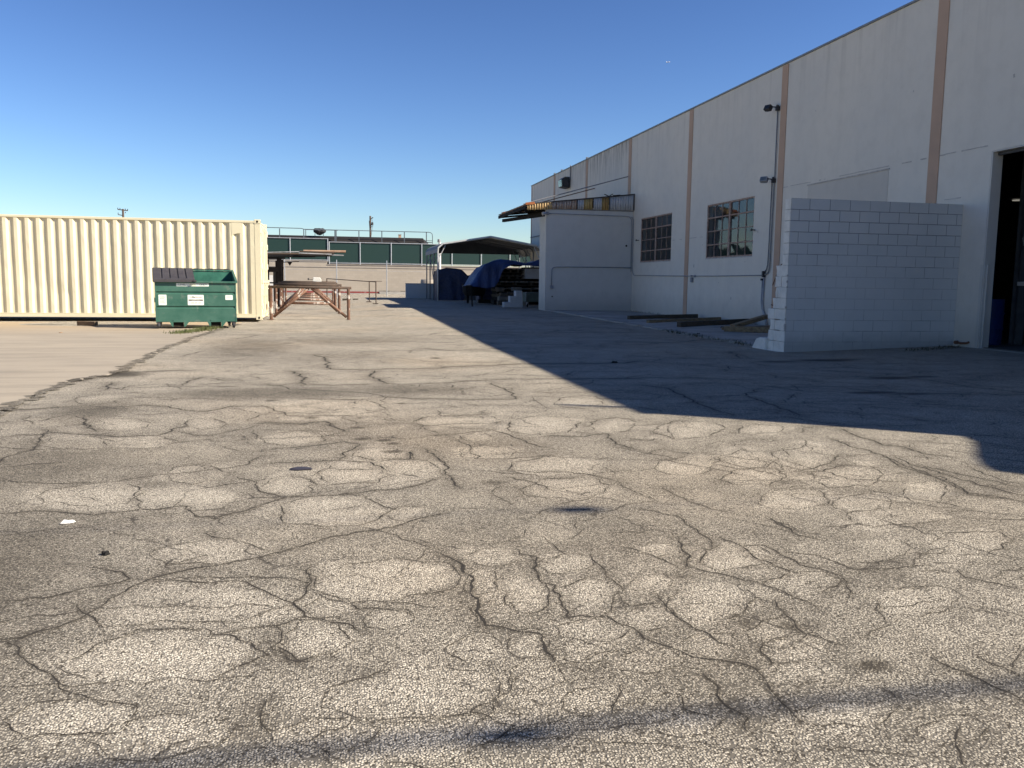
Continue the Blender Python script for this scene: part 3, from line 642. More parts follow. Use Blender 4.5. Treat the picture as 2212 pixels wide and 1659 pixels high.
# electrical pipes on the wall
M=MB(); x=XW-.035
M.tube([(x,21.63,5.85),(x,21.63,4.0),(x,21.66,2.2),(x,21.67,1.72),(x,21.72,1.60),(x,21.82,1.54),(x,21.93,1.53)],.018,8)
M.tube([(x,21.76,3.98),(x,21.77,2.2),(x,21.79,1.78),(x,21.84,1.66),(x,21.93,1.61)],.018,8)
M.build('conduit',PIPED,WH,smooth=True)
M=MB()
M.tube([(x,21.95,1.52),(x,21.98,.75),(x,21.93,.55),(x,21.72,.28),(x,21.66,.12)],.022,8)
M.tube([(x,22.04,1.40),(x,22.06,.78),(x,22.01,.6),(x,21.80,.3),(x,21.72,.12)],.018,8)
M.build('conduit',PIPEG,WH,smooth=True)
M=MB()
M.tube([(x,21.98,1.505),(x,25,1.50),(x,27,1.505),(x,32.45,1.56),(x,32.62,1.58),(x,32.72,1.66),(x,32.78,1.85),(x,32.80,3.74),(x-.03,32.84,3.82),(x-.1,32.85,3.85)],.014,8)
M.build('conduit',PIPEW,WH,smooth=True)
M=MB(); M.box(XW-.09,XW,21.93,22.0,1.45,1.62); M.box(XW-.08,XW,22.02,22.08,1.36,1.42); M.build('junction_box',DARKM,WH,bev=.005)
M=MB(); M.box(XW-.06,XW,26.62,26.7,1.47,1.54); M.build('outlet_box',PIPEW,WH,bev=.006)
M=MB(); M.box(XW-.08,XW,26.82,26.94,1.3,1.46); M.box(XW-.05,XW,26.9,26.98,1.48,1.54); M.build('outlet_box',PIPEW,WH,bev=.006)
M=MB(); M.tube([(XW-.04,42.39,6.35),(XW-.04,42.39,7.06)],.03,8); M.build('conduit',PIPED,WH)
# pipe at the foot of the wall by the doorway
M=MB(); M.tube([(XW-.03,14.28,.2),(XW-.06,14.15,.19),(XW-.05,14.02,.2),(XW,14.0,.22)],.02,8); M.tube([(XW-.05,14.25,.2),(XW-.12,14.22,.2)],.035,8); M.build('tap_pipe',RUST,WH)
M=MB(); M.tube([(XW-.04,47.5,3.93),(XW-.04,51.2,3.93)],.03,6); M.build('conduit',PIPED,WH)
# roof vent pipe that throws the thin shadow
M=MB(); M.tube([(XW+.15,4.1,6.9),(XW+.15,4.1,7.62)],.045,10); M.build('vent_pipe',GALV,WH)
M=MB(); M.tube([(XW+.3,46.6,6.9),(XW+.3,46.6,7.15)],.05,8); M.build('vent_pipe',DARKM,WH)

# floodlights
def flood(y,z,lbl,sc=1,yaw=0,big=False):
    T=thing('floodlight',(XW,y,z),lbl,'floodlight')
    if big:
        M=MB(); M.prism([(XW-.05,z-.30),(XW-.42,z-.24),(XW-.46,z+.1),(XW-.30,z+.24),(XW-.05,z+.24)],'y',y-.45,y+.33); M.build('housing',DARKM,T,bev=.02)
        M=MB(); M.prism([(XW-.425,z-.22),(XW-.44,z-.22),(XW-.475,z+.1),(XW-.46,z+.1)],'y',y-.38,y+.26); M.build('lens',GL[1],T)
        M=MB(); M.box(XW-.06,XW,y+.33,y+.42,z-.2,z+.2); M.build('mount',PIPED,T); return
    M=MB(); M.tube([(XW-.06,y,z-.01),(XW-.06,y,z+.10)],.035,8); M.box(XW-.1,XW,y-.045,y+.045,z-.05,z+.06); M.build('mount',DARKM,T,bev=.006)
    M=MB(); M.tube([(XW-.08,y,z+.04),(XW-.2,y+.1,z+.06)],.015,8); M.build('arm',DARKM,T)
    Mx=Matrix.Translation((XW-.24,y+.17,z+.04))@Matrix.Rotation(R(yaw),4,'Z')@Matrix.Rotation(R(-28),4,'Y')@Matrix.Scale(.78,4)
    M=MB(); M.box(-.07,.07,-.13,.13,-.09,.09,Mx); M.box(-.11,-.07,-.10,.10,-.07,.07,Mx); M.build('housing',DARKM if sc==1 else PIPEG,T,bev=.01)
    M=MB(); M.box(.068,.08,-.11,.11,-.07,.07,Mx); M.build('lens',GL[0],T)
flood(21.61,5.89,'upper black floodlight on the pipe beside the pink strip',1,200)
flood(21.65,4.02,'lower small grey floodlight halfway up the wall pipes',2,215)
flood(42.9,6.27,'boxy wall floodlight high on the warehouse above the canopy','floodlight',0,True)
def cornerlamp():
    T=thing('wall_lamp',(8.1,32.9,3.9),'small grey lamp at the top outer corner of the storage bay wall','wall lamp')
    M=MB(); M.box(8.03,8.12,32.80,32.89,3.84,3.96); M.build('mount',PIPED,T)
    M=MB(); M.tube([(8.02,32.82,3.9),(7.86,32.78,3.87)],.05,10,r2=.075); M.build('lamp_head',PIPEG,T,smooth=True)
cornerlamp()

# =============================================================== BLOCK WALL
def blockmat():
    m,nt,b=newmat('painted_block')
    v=coords(nt); sx=N(nt,'ShaderNodeSeparateXYZ'); L(nt,v,sx.inputs[0])
    cb=N(nt,'ShaderNodeCombineXYZ'); L(nt,math_(nt,'ADD',sx.outputs[0],10.2),cb.inputs[0]); L(nt,sx.outputs[2],cb.inputs[1])
    n=N(nt,'ShaderNodeTexNoise'); n.inputs['Scale'].default_value=14; n.inputs['Detail'].default_value=3; L(nt,v,n.inputs['Vector'])
    vm=N(nt,'ShaderNodeVectorMath',operation='MULTIPLY_ADD'); L(nt,n.outputs['Color'],vm.inputs[0]); vm.inputs[1].default_value=(.008,.008,0); L(nt,cb.outputs[0],vm.inputs[2])
    br=N(nt,'ShaderNodeTexBrick'); br.inputs['Scale'].default_value=1; br.inputs['Brick Width'].default_value=.4064; br.inputs['Row Height'].default_value=.2; br.inputs['Mortar Size'].default_value=.006; br.inputs['Mortar Smooth'].default_value=.3; br.inputs['Bias'].default_value=0
    L(nt,vm.outputs[0],br.inputs['Vector'])
    br.inputs['Color1'].default_value=(.46,.50,.52,1); br.inputs['Color2'].default_value=(.50,.53,.55,1)
    k=noise(nt,v,1.15,4,.6); k2=noise(nt,v,5,4,.7)
    # joints are open near the top, painted over further down
    mr=N(nt,'ShaderNodeMapRange'); mr.inputs[1].default_value=1.2; mr.inputs[2].default_value=2.5; mr.inputs[3].default_value=-.06; mr.inputs[4].default_value=.13; L(nt,sx.outputs[2],mr.inputs[0])
    vis=ramp(nt,math_(nt,'ADD',math_(nt,'ADD',math_(nt,'MULTIPLY',k,.7),math_(nt,'MULTIPLY',k2,.3)),mr.outputs[0]),[(.45,.18),(.60,.95)])
    j=math_(nt,'MULTIPLY',br.outputs['Fac'],vis)
    base=mix(nt,ramp(nt,noise(nt,v,1.3,5,.6),[(.35,0.),(.7,1.)]),(.57,.56,.53),(.51,.51,.485))
    base=mix(nt,.12,base,br.outputs['Color'])
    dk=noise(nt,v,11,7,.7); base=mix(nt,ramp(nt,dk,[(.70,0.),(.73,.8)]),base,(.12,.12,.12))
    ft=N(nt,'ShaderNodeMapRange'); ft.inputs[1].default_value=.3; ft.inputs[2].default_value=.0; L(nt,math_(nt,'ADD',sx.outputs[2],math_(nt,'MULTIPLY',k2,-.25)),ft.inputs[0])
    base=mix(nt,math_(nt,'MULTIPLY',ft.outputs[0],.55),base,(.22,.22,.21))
    c=mix(nt,j,base,(.20,.205,.21)); L(nt,c,b.inputs['Base Color']); b.inputs['Roughness'].default_value=.85; b.inputs['Specular IOR Level'].default_value=.25
    h=math_(nt,'ADD',math_(nt,'MULTIPLY',j,-1.2),math_(nt,'MULTIPLY',noise(nt,v,45,5,.65),.8)); bump(nt,b,h,.6,.006)
    return m
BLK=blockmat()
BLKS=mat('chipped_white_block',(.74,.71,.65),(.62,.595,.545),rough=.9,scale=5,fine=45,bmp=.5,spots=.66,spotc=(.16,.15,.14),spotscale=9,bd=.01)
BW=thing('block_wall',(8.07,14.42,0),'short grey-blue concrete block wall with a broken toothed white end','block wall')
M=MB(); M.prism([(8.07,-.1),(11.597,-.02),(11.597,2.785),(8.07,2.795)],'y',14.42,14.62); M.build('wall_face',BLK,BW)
M=MB()
prof=[15.06,15.05,15.02,15.10,14.90,14.82,14.87,14.85,14.655,14.655,14.66,14.65,14.64,14.60]
for i,ye in enumerate(prof):
    z0=.0+.2*i+(-.1 if i==0 else 0); z1=.2*(i+1)-.006
    ymid=14.86 if i%2==0 else 14.80
    a=14.622; xe=8.055+random.uniform(-.008,.006)
    if ye-a>.12:
        ym=a+(.21 if i%2 else .19)
        if ye-ym<.06: ym=a+.12
        M.box(xe,8.25,a,ym-.004,z0,z1,jit=.007); 
        M.prism([(ym+.004,z0),(ye+random.uniform(-.02,.03),z0),(ye+random.uniform(-.05,.01),(z0+z1)/2),(ye+random.uniform(-.03,.02),z1),(ym+.004,z1)],'x',xe+.003,8.24)
    elif ye-a>.015: M.prism([(a,z0),(ye,z0),(ye-.012,(z0+z1)/2),(ye,z1),(a,z1)],'x',xe+.01,8.25)
M.build('broken_return',BLKS,BW,bev=.008)
# joints of the end face, drawn as the end blocks proud of the wall core
M=MB()
for i in range(14):
    M.box(8.052+random.uniform(0,.006),8.068,14.425,14.618,.2*i-(.1 if i==0 else 0),.2*(i+1)-.008,jit=.002)
M.build('end_block',BLKS,BW,bev=.004)
M=MB(); M.prism([(15.02,-.02),(15.58,-.02),(15.50,.06),(15.44,.13),(15.38,.20),(15.24,.235),(15.1,.225),(15.02,.24)],'x',7.99,8.28); M.prism([(14.35,-.02),(15.5,-.02),(15.4,.02),(14.5,.015)],'x',7.97,8.04); M.build('mortar_foot',BLKS,BW,bev=.02)
for y,z,r in ((14.425,1.41,.016),(14.43,.83,.02),(14.425,.62,.014),(14.425,.42,.022),(14.425,1.2,.012),(14.43,1.3,.02),(14.43,.5,.035),(14.43,.45,.02)):
    M=MB(); M.tube([(8.047,y,z),(8.075,y-.005,z)],r,7); M.build('chip_mark',SEAM,BW)
M=MB(); M.tube([(8.15,14.64,1.61),(8.14,14.78,1.625),(8.14,14.84,1.60),(8.14,14.98,1.41),(8.14,15.1,1.23)],.009,6); M.build('rebar',RUST,BW)
M=MB(); M.tube([(8.15,14.85,.83),(8.14,15.12,.86)],.01,6); M.build('rebar',RUST,BW)
M=MB(); M.tube([(8.15,15.0,.44),(8.14,15.2,.43)],.008,6); M.build('rebar',RUST,BW)

# =============================================================== STORAGE BAY + CANOPY
WG=thing('storage_bay',(8.04,32.9,0),'grey painted projecting bay wall under the rusty corrugated canopy','bay wall')
M=MB(); M.prism([(8.04,-.1),(11.597,0),(11.597,4.06),(8.04,4.06)],'y',32.9,33.1); M.box(8.04,8.24,33.1,33.95,-.1,3.80); M.build('wall',WINGP,WG)
M=MB(); M.box(8.03,11.59,32.88,33.1,4.062,4.085); M.build('cap',CAPM,WG)
M=MB(); y=32.87
M.tube([(11.55,y,1.86),(9.5,y,1.86),(8.45,y,1.845),(8.35,y,1.82),(8.30,y,1.75),(8.285,y,1.64),(8.285,y,1.12)],.018,8); M.build('conduit',PIPEW,WG,smooth=True)
M=MB(); M.tube([(8.12,y,3.90),(9.5,y,3.89),(11.25,y,3.875),(11.42,y,3.85),(11.5,y,3.75),(11.52,y,3.5),(11.54,y,1.7)],.014,8); M.build('conduit',PIPEW,WG,smooth=True)
M=MB(); M.box(8.235,8.36,32.82,32.895,1.0,1.13); M.build('outlet_box',PIPEW,WG,bev=.008)
M=MB(); M.tube([(11.33,32.91,2.72),(11.33,32.885,2.72)],.04,8); M.build('hole',BLACK,WG)
M=MB(); M.tube([(8.33,32.91,.69),(8.33,32.885,.69)],.03,6); M.build('hole',BLACK,WG)
CW=mat('corrugated_white',(.55,.54,.53),(.42,.42,.42),rough=.6,scale=3,stretch=(4,4,.6),spots=.6,spotc=(.24,.10,.04),spotscale=2.2)
CR_=mat('corrugated_rusty',(.52,.46,.40),(.30,.15,.07),rough=.75,scale=2.2,stretch=(5,5,.5),spots=.55,spotc=(.22,.09,.04),spotscale=3)
CY=mat('corrugated_yellow',(.50,.36,.15),(.34,.20,.07),rough=.75,scale=2,stretch=(4,4,.5),spots=.62,spotc=(.2,.09,.04),spotscale=3)
ORG_=mat('orange_rust',(.46,.16,.06),(.3,.1,.04),rough=.9,scale=4)
CN=thing('canopy',(11.6,32.9,4.1),'rusty corrugated lean-to canopy hung from the warehouse wall by two rods','canopy')
def roofz(x): return 4.22+(x-7.25)*(4.72-4.22)/(11.6-7.25)
def corr(x0,x1,zb0,zb1,y,m,nm,amp=.022,per=.105):
    M=MB(); n=int((x1-x0)/per*8); pr=[x0+(x1-x0)*i/n for i in range(n+1)]
    def f(x,t): 
        z=(zb0+(zb1-zb0)*(x-x0)/(x1-x0)) if t==0 else roofz(x)-.015
        return (x,y+amp*math.sin(2*math.pi*x/per),z)
    M.sheet(pr,0,1,f); return M.build(nm,m,CN,smooth=True,solid=.004)
CG_=mat('sunlit_yellow_sheet',(.62,.46,.24),(.52,.34,.15),rough=.6,scale=3,stretch=(4,4,.5),bmp=.05)  # sunlit glow of the end sheet is put into this brighter yellow
corr(7.28,8.25,4.0,4.06,32.85,CG_,'front_sheet',.034,.10)
corr(8.25,8.42,4.06,4.065,32.86,CR_,'front_sheet')
corr(8.43,9.25,4.075,4.085,32.875,CR_,'front_sheet')
corr(9.27,9.52,4.08,4.09,32.86,CW,'front_sheet'); corr(9.52,9.9,4.08,4.09,32.875,CY,'front_sheet')
corr(9.93,10.25,4.08,4.09,32.86,CW,'front_sheet'); corr(10.25,10.55,4.08,4.09,32.875,CY,'front_sheet')
corr(10.59,11.58,4.09,4.10,32.86,CW,'front_sheet')
M=MB(); n=8*54; M.sheet([32.90+5.74*i/n for i in range(n+1)],0,1,lambda y,t:((7.22,y,roofz(7.22)+.02*math.sin(2*math.pi*y/.106)+.01) if t==0 else (11.58,y,roofz(11.58)+.02*math.sin(2*math.pi*y/.106)+.01)))
M.build('roof_sheet',CR_,CN,smooth=True,solid=.004)
M=MB(); M.beam((7.2,32.83,roofz(7.2)+.02),(7.55,32.83,roofz(7.55)+.02),.05,.09); M.build('rusty_edge',ORG_,CN)
M=MB(); M.beam((7.22,37.4,roofz(7.2)+.03),(7.5,37.4,roofz(7.5)+.03),.3,.05); M.build('rusty_edge',ORG_,CN)
M=MB()
M.beam((7.26,32.95,4.13),(7.26,38.7,4.13),.07,.12); M.beam((8.15,33.0,3.88),(7.3,37.9,3.93),.10,.13)
M.beam((8.5,33.1,4.2),(8.5,38.6,4.2),.09,.16); M.beam((10,33.1,4.38),(10,38.6,4.38),.09,.16)
for y in (33.25,): M.beam((7.26,y,3.99),(11.55,y,4.5),.09,.12)
for y in (35.0,36.8,38.6): M.beam((7.26,y,4.12),(11.55,y,4.6),.09,.08)
M.build('beam',BLACK,CN)
for y in (33.7,38.3):
    M=MB(); M.tube([(11.6,y,5.52),(7.3,y,4.30)],.022,6); M.build('tie_rod',RUST if y>35 else PIPED,CN)
M=MB(); M.box(10.75,10.83,32.84,32.9,roofz(10.7),roofz(10.7)+.04); M.beam((10.35,32.84,roofz(10.3)+.12),(10.6,32.84,roofz(10.6)+.0),.03,.03); M.beam((10.7,32.84,roofz(10.7)+.1),(10.5,32.84,roofz(10.5)+.01),.03,.03);M.beam((10.7,32.84,roofz(10.7)+.03),(11.0,32.84,roofz(11)+.03),.06,.04); M.build('debris',BLACK,CN)
M=MB(); M.beam((11.585,32.835,4.1),(11.585,32.835,4.74),.03,.03); M.beam((7.3,32.83,roofz(7.3)+.015),(11.6,32.83,roofz(11.6)+.015),.03,.035); M.beam((9.26,32.84,4.09),(9.26,32.84,roofz(9.26)),.025,.02);M.beam((10.57,32.84,4.09),(10.57,32.84,roofz(10.57)),.03,.02); M.build('edge_trim',DARKM,CN)

# =============================================================== LUMBER BY THE WALL
WD=mat('dark_timber',(.055,.045,.035),(.09,.075,.055),rough=.95,scale=3,stretch=(1,6,6),fine=30,bmp=.4)
WD2=mat('weathered_timber',(.26,.20,.12),(.15,.11,.07),rough=.95,scale=3,stretch=(1,6,6),fine=30,bmp=.4)
def timber(a,b,w,h,m,lbl,gr='timbers lying along the warehouse wall'):
    a=Vector(a);b=Vector(b); M=MB(); M.beam(a,b,w,h); o=M.build('timber',m,bev=.006); tag(o,lbl,'timber',gr)
zz=lambda x,y,h:g1(x,y)+.04+h/2
timber((8.85,25.3,zz(8.85,25.3,.12)),(11.45,26.1,zz(11.45,26.1,.12)),.14,.12,WD,'black timber on the slab, farthest back of the dark beams')
timber((8.75,23.35,zz(8.75,23.35,.09)),(11.5,24.5,zz(11.5,24.5,.09)),.12,.09,WD2,'thin greyish timber lying between the two black beams')
timber((8.85,21.3,zz(8.85,21.3,.14)),(11.5,22.6,zz(11.5,22.6,.12)),.15,.13,WD,'thick black timber on the slab nearest the crate timbers')
gr='pale boards heaped behind the block wall'
timber((9.25,19.4,zz(9.25,19.4,.12)),(10.9,17.3,zz(10.9,17.3,.12)),.10,.13,WD2,'pale yellowish board at the front foot of the heap',gr)
timber((9.4,19.9,zz(9.4,19.9,.06)),(11.2,19.2,.27),.2,.05,WD2,'flat board in the middle of the heap',gr)
timber((9.9,20.3,.18),(11.35,21.3,.40),.16,.10,WD2,'tilted timber rising at the top of the heap',gr)
timber((9.5,19.6,.20),(11.3,18.3,.24),.10,.05,WD,'dark board lying across the heap',gr)
timber((9.8,20.8,.12),(11.3,20.0,.16),.3,.06,WD,'dark wide board at the back of the heap',gr)

# =============================================================== INSIDE THE DOORWAY
BLUEP=mat('blue_drum_plastic',(.012,.035,.16),(.01,.025,.10),rough=.5,scale=3)
T=thing('drum',(12.45,14.6,.14),'dark blue upright drum just inside the doorway','drum')
M=MB(); M.tube([(12.45,14.6,z) for z in (.14,.16,.42,.45,.72,.75,1.0,1.02)],.29,24); M.build('body',BLUEP,T,smooth=True)
M=MB(); M.tube([(12.45,14.6,.43),(12.45,14.6,.46)],.305,24); M.tube([(12.45,14.6,.73),(12.45,14.6,.76)],.305,24); M.build('rib',BLUEP,T)
SG=mat('column_paint',(.10,.11,.12),(.07,.075,.08),rough=.7,scale=4)
T=thing('steel_column',(13.1,14.5,.14),'dark steel column with a pale band inside the doorway','column')
M=MB(); M.box(12.98,13.16,14.44,14.46,.14,6.5); M.box(12.98,13.16,14.58,14.60,.14,6.5); M.box(13.06,13.08,14.46,14.58,.14,6.5); M.build('column_body',SG,T)
M=MB(); M.box(12.93,13.2,14.425,14.437,1.28,1.36); M.build('pale_band',WHITEP,T)
M=MB(); M.prism([(13.0,2.05),(13.06,2.2),(13.03,2.2),(13.05,2.45),(12.99,2.45),(12.98,2.2),(12.95,2.2)],'y',14.425,14.435); M.build('arrow_sign',PIPEG,T)
T=thing('pendant_lamp',(15.5,17.5,3.4),'small lit ceiling lamp glimpsed deep inside the doorway','ceiling lamp')
EM,nt,b=newmat('lamp_glow'); b.inputs['Emission Color'].default_value=(1,.95,.8,1); b.inputs['Emission Strength'].default_value=.12; b.inputs['Base Color'].default_value=(.8,.8,.75,1)
M=MB(); M.tube([(15.5,17.5,3.25),(15.5,17.5,3.27)],.11,16); M.build('tube_light',EM,T)
M=MB(); M.tube([(15.5,17.5,3.29),(15.5,17.5,3.42)],.2,16,r2=.05); M.tube([(15.5,17.5,3.42),(15.5,17.5,6.5)],.01,6); M.build('shade',DARKM,T)
# =============================================================== SHIPPING CONTAINER
CREAM=mat('cream_container_paint',(.77,.69,.475),(.72,.64,.435),rough=.5,scale=1.4,fine=25,bmp=.06,spots=.70,spotc=(.30,.17,.09),spotscale=5,spec=.35)
CRD=mat('cream_door_paint',(.74,.66,.50),(.70,.62,.46),rough=.5,scale=1.2,fine=25,bmp=.06,spots=.66,spotc=(.33,.2,.1),spotscale=7)
CX0,CX1,CY0,CY1,CZ0,CZ1=-14.27,-2.08,25.65,28.09,.06,2.90
CT=thing('shipping_container',(CX1,CY0,CZ0),'long cream corrugated shipping container behind the green dumpster','shipping container')
M=MB(); xs=[];x=CX1-.16-.12; 
prof=[(CX1-.165,CY0+.008),(x,CY0+.008)]
while x>CX0+.45:
    for dx,yy in ((.068,CY0+.046),(.068,CY0+.046),(.071,CY0+.008),(.071,CY0+.008)):
        pass
    prof+=[(x-.056,CY0+.052),(x-.140,CY0+.052),(x-.196,CY0+.008),(x-.278,CY0+.008)]; x-=.278
prof.append((CX0+.17,CY0+.008))
def cf(p,t):
    zz_=.235 if t==0 else 2.80; return (p[0],p[1],zz_)
# several height rows so that the sheet can carry small dents
rows=14; vv=[];ff=[]; npf=len(prof); rs=np.random.default_rng(11)
dents=[(-5.2,.5,.25,.20,.018),(-4.9,.45,.2,.15,-.014),(-6.3,.6,.3,.3,.02),(-7.4,.75,.35,.3,.02),(-3.9,1.9,.5,.4,.012),(-8.0,1.2,.4,.5,.015),(-5.8,1.0,.3,.25,.012),(-7.0,1.5,.3,.6,-.01),(-4.4,.9,.25,.2,.016),(-2.9,.7,.3,.4,.012)]
for r in range(rows+1):
    z=.235+(2.80-.235)*r/rows
    for px,py in prof:
        dd=sum(a*math.exp(-(((px-cx)/wx)**2+((z-cz)/wz)**2)) for cx,cz,wx,wz,a in dents) if 0<r<rows else 0
        vv.append((px,py+dd+(rs.normal(0,.0012) if 0<r<rows else 0),z))
for r in range(rows):
    for i in range(npf-1): ff.append((r*npf+i,r*npf+i+1,(r+1)*npf+i+1,(r+1)*npf+i))
M.add(vv,ff); M.build('side_panel',CREAM,CT)
M=MB(); M.box(CX0,CX1-.0,CY0+.06,CY1-.06,2.795,2.83); M.box(CX0+.1,CX1-.1,CY0+.1,CY1-.1,.16,.2); M.box(CX0,CX1-.1,CY1-.05,CY1,.2,2.8); M.build('roof_and_floor',CREAM,CT)
M=MB(); M.box(CX0+.17,CX1-.165,CY0-.002,CY0+.055,2.80,2.865); 
M.build('top_rail',CREAM,CT,bev=.006)
M=MB(); M.box(CX0+.17,CX1-.165,CY0-.0,CY0+.05,.12,.205); M.box(CX0+.17,CX1-.165,CY0+.0,CY0+.09,.207,.232); M.build('bottom_rail',CREAM,CT,bev=.006)
HOLE=mat('casting_hole',(.02,.015,.01),rough=1,bmp=0)
for (xa,ya) in ((CX1-.16,CY0),(CX1-.16,CY1-.16),(CX0,CY0),(CX0,CY1-.16)):
    M=MB(); M.box(xa,xa+.16,ya+.003,ya+.157,.181,2.779); P_=M.build('corner_post',CREAM,CT,bev=.005)
    for z in (CZ0,2.78):
        M=MB(); M.box(xa-.006,xa+.165,ya-.006,ya+.163,z,z+.12); q=M.build('corner_casting',CREAM,P_,bev=.008)
        M=MB()
        hx=xa+.08; M.prism([(hx+.025*math.cos(a)*1.,z+.06+.036*math.sin(a)) for a in np.linspace(0,2*math.pi,14,endpoint=False)],'y',ya-.010,ya+.0); M.build('casting_hole',HOLE,P_); M=MB()
        M.prism([(ya+.08+.028*math.cos(a),z+.06+.036*math.sin(a)) for a in np.linspace(0,2*math.pi,14,endpoint=False)],'x',xa+.16,xa+.169)
        M.build('casting_hole',HOLE,P_)
# door end
M=MB(); M.box(CX1-.12,CX1-.01,CY0+.163,CY1-.163,2.68,2.84); M.box(CX1-.12,CX1-.01,CY0+.163,CY1-.163,.1,.25); M.build('door_header_and_sill',CRD,CT,bev=.005)
for k,(ya,yb) in enumerate(((CY0+.17,(CY0+CY1)/2-.006),((CY0+CY1)/2+.006,CY1-.17))):
    M=MB(); pr=[(ya,CX1-.035),(ya+.1,CX1-.035)]; y=ya+.1
    while y<yb-.2: pr+=[(y+.03,CX1-.075),(y+.09,CX1-.075),(y+.12,CX1-.035),(y+.19,CX1-.035)]; y+=.19
    pr.append((yb,CX1-.035))
    M.sheet(pr,0,1,lambda p,t:(p[1],p[0],.26 if t==0 else 2.67)); D=M.build('door',CRD,CT)
    for yb_ in ((ya+.28,ya+.75)):
        M=MB(); M.tube([(CX1+.015,yb_,.2),(CX1+.015,yb_,2.74)],.017,8); 
        for z in (.24,.75,1.5,2.2,2.66): M.box(CX1-.04,CX1+.03,yb_-.04,yb_+.04,z-.03,z+.03)
        M.build('locking_bar',CRD,D)
        M=MB(); M.beam((CX1+.035,yb_,1.15),(CX1+.04,yb_+.38,1.12),.012,.04); M.box(CX1+.0,CX1+.05,yb_+.33,yb_+.40,1.06,1.2); M.build('handle',CRD,D)
    yh=ya if k==0 else yb
    for z in (.45,1.0,1.6,2.2,2.6):
        M=MB(); M.box(CX1-.02,CX1+.02,yh-.05,yh+.04,z-.07,z+.07); M.tube([(CX1+.015,yh-.02,z-.08),(CX1+.015,yh-.02,z+.08)],.018,8); M.build('hinge',CRD,D)
# slots on the near post, lashing marks
M=MB()
for z in (2.48,1.87,1.15,.42): M.box(CX1-.012,CX1+.004,CY0+.05,CY0+.07,z-.05,z+.05)
M.build('slot',HOLE,CT)
M=MB(); M.prism([(-2.61,2.50),(-2.61,2.80),(-2.86,2.80),(-2.86,2.42),(-2.80,2.47),(-2.70,2.50)][::-1],'y',CY0+.004,CY0+.03); M.build('marking_panel',CREAM,CT)

# =============================================================== DUMPSTER
GREEN=mat('green_dumpster_paint',(.028,.098,.068),(.055,.135,.098),rough=.42,scale=2.6,fine=30,bmp=.08,spots=.57,spotc=(.095,.15,.115),spotscale=3.5,spec=.45)
GRND=mat('green_inner_paint',(.04,.16,.11),(.02,.10,.07),rough=.7,scale=5,fine=30,bmp=.1)
BPL=mat('black_plastic',(.045,.04,.042),(.065,.058,.06),rough=.55,scale=3,fine=60,bmp=.06,spec=.4)
STK=mat('sticker_white',(.78,.80,.72),(.68,.74,.66),rough=.5,scale=7,bmp=0)
INK=mat('sticker_dark_ink',(.10,.12,.11),rough=.6,bmp=0); INKR=mat('sticker_red_ink',(.42,.10,.08),rough=.6,bmp=0); INKO=mat('sticker_yellow_ink',(.55,.45,.05),rough=.6,bmp=0)
INKB=mat('sticker_bar',(.17,.13,.12),rough=.6,bmp=0)
DT=thing('dumpster',(-4.24,21.95,0.012),'green wheeled dumpster with its left lid closed and right half open, by the cream container','dumpster',local=True,rz=R(11))
Wd=1.86; Dp=1.12
M=MB() # front face with pressed ridges (profile in y,z)
fp=[(0.02,.15),(0.0,.16),(0,.475),(.022,.495),(.022,.52),(0,.54),(0,.825),(.022,.845),(.022,.87),(0,.89),(0,1.10)]
M.sheet([(Wd-0.0)*i for i in (0,1)],0,1,lambda p,t:(p,0,0)) if False else None
o_=[]; 
for i in range(len(fp)-1):
    (a,b_),(c_,d_)=fp[i],fp[i+1]; M.add([(.03,a,b_),(Wd-.03,a,b_),(Wd-.03,c_,d_),(.03,c_,d_)],[(0,1,2,3)])
M.add([(.03,0,1.10),(Wd-.03,0,1.10),(Wd-.03,.03,1.10),(.03,.03,1.10)],[(0,1,2,3)])
M.box(0,.03,-.006,.03,.14,1.12); M.box(Wd-.03,Wd,-.006,.03,.14,1.12)
M.build('front_panel',GREEN,DT)
M=MB(); M.box(-.025,Wd+.025,-.045,.03,1.10,1.145); M.build('front_rim',GREEN,DT,bev=.006)
sidep=[(.03,.15),(Dp,.15),(Dp,1.40),(.03,1.12)]
for x0,x1 in ((0,.018),(Wd-.018,Wd)):
    M=MB(); M.prism(sidep,'x',x0,x1); xx=-.02 if x0==0 else Wd
    M.beam((xx+.01,.03,1.135),(xx+.01,Dp,1.415),.05,.04); M.box(xx,xx+.02,.2,.9,.62,.72); M.build('side_panel',GREEN,DT)
M=MB(); M.box(0.018,Wd-.018,Dp-.02,Dp,.15,1.40); M.box(.018,Wd-.018,.03,Dp-.02,.15,.17); M.box(.0,Wd,Dp-.04,Dp+.03,1.402,1.43); M.build('back_panel',GRND,DT)
M=MB(); M.tube([(.0,Dp+.05,1.445),(Wd-.05,Dp+.05,1.445)],.012,8); 
for x in (.1,.98,1.34,1.72): M.box(x-.05,x+.05,Dp-.02,Dp+.06,1.425,1.462)
M.build('hinge_rod',DARKM,DT)
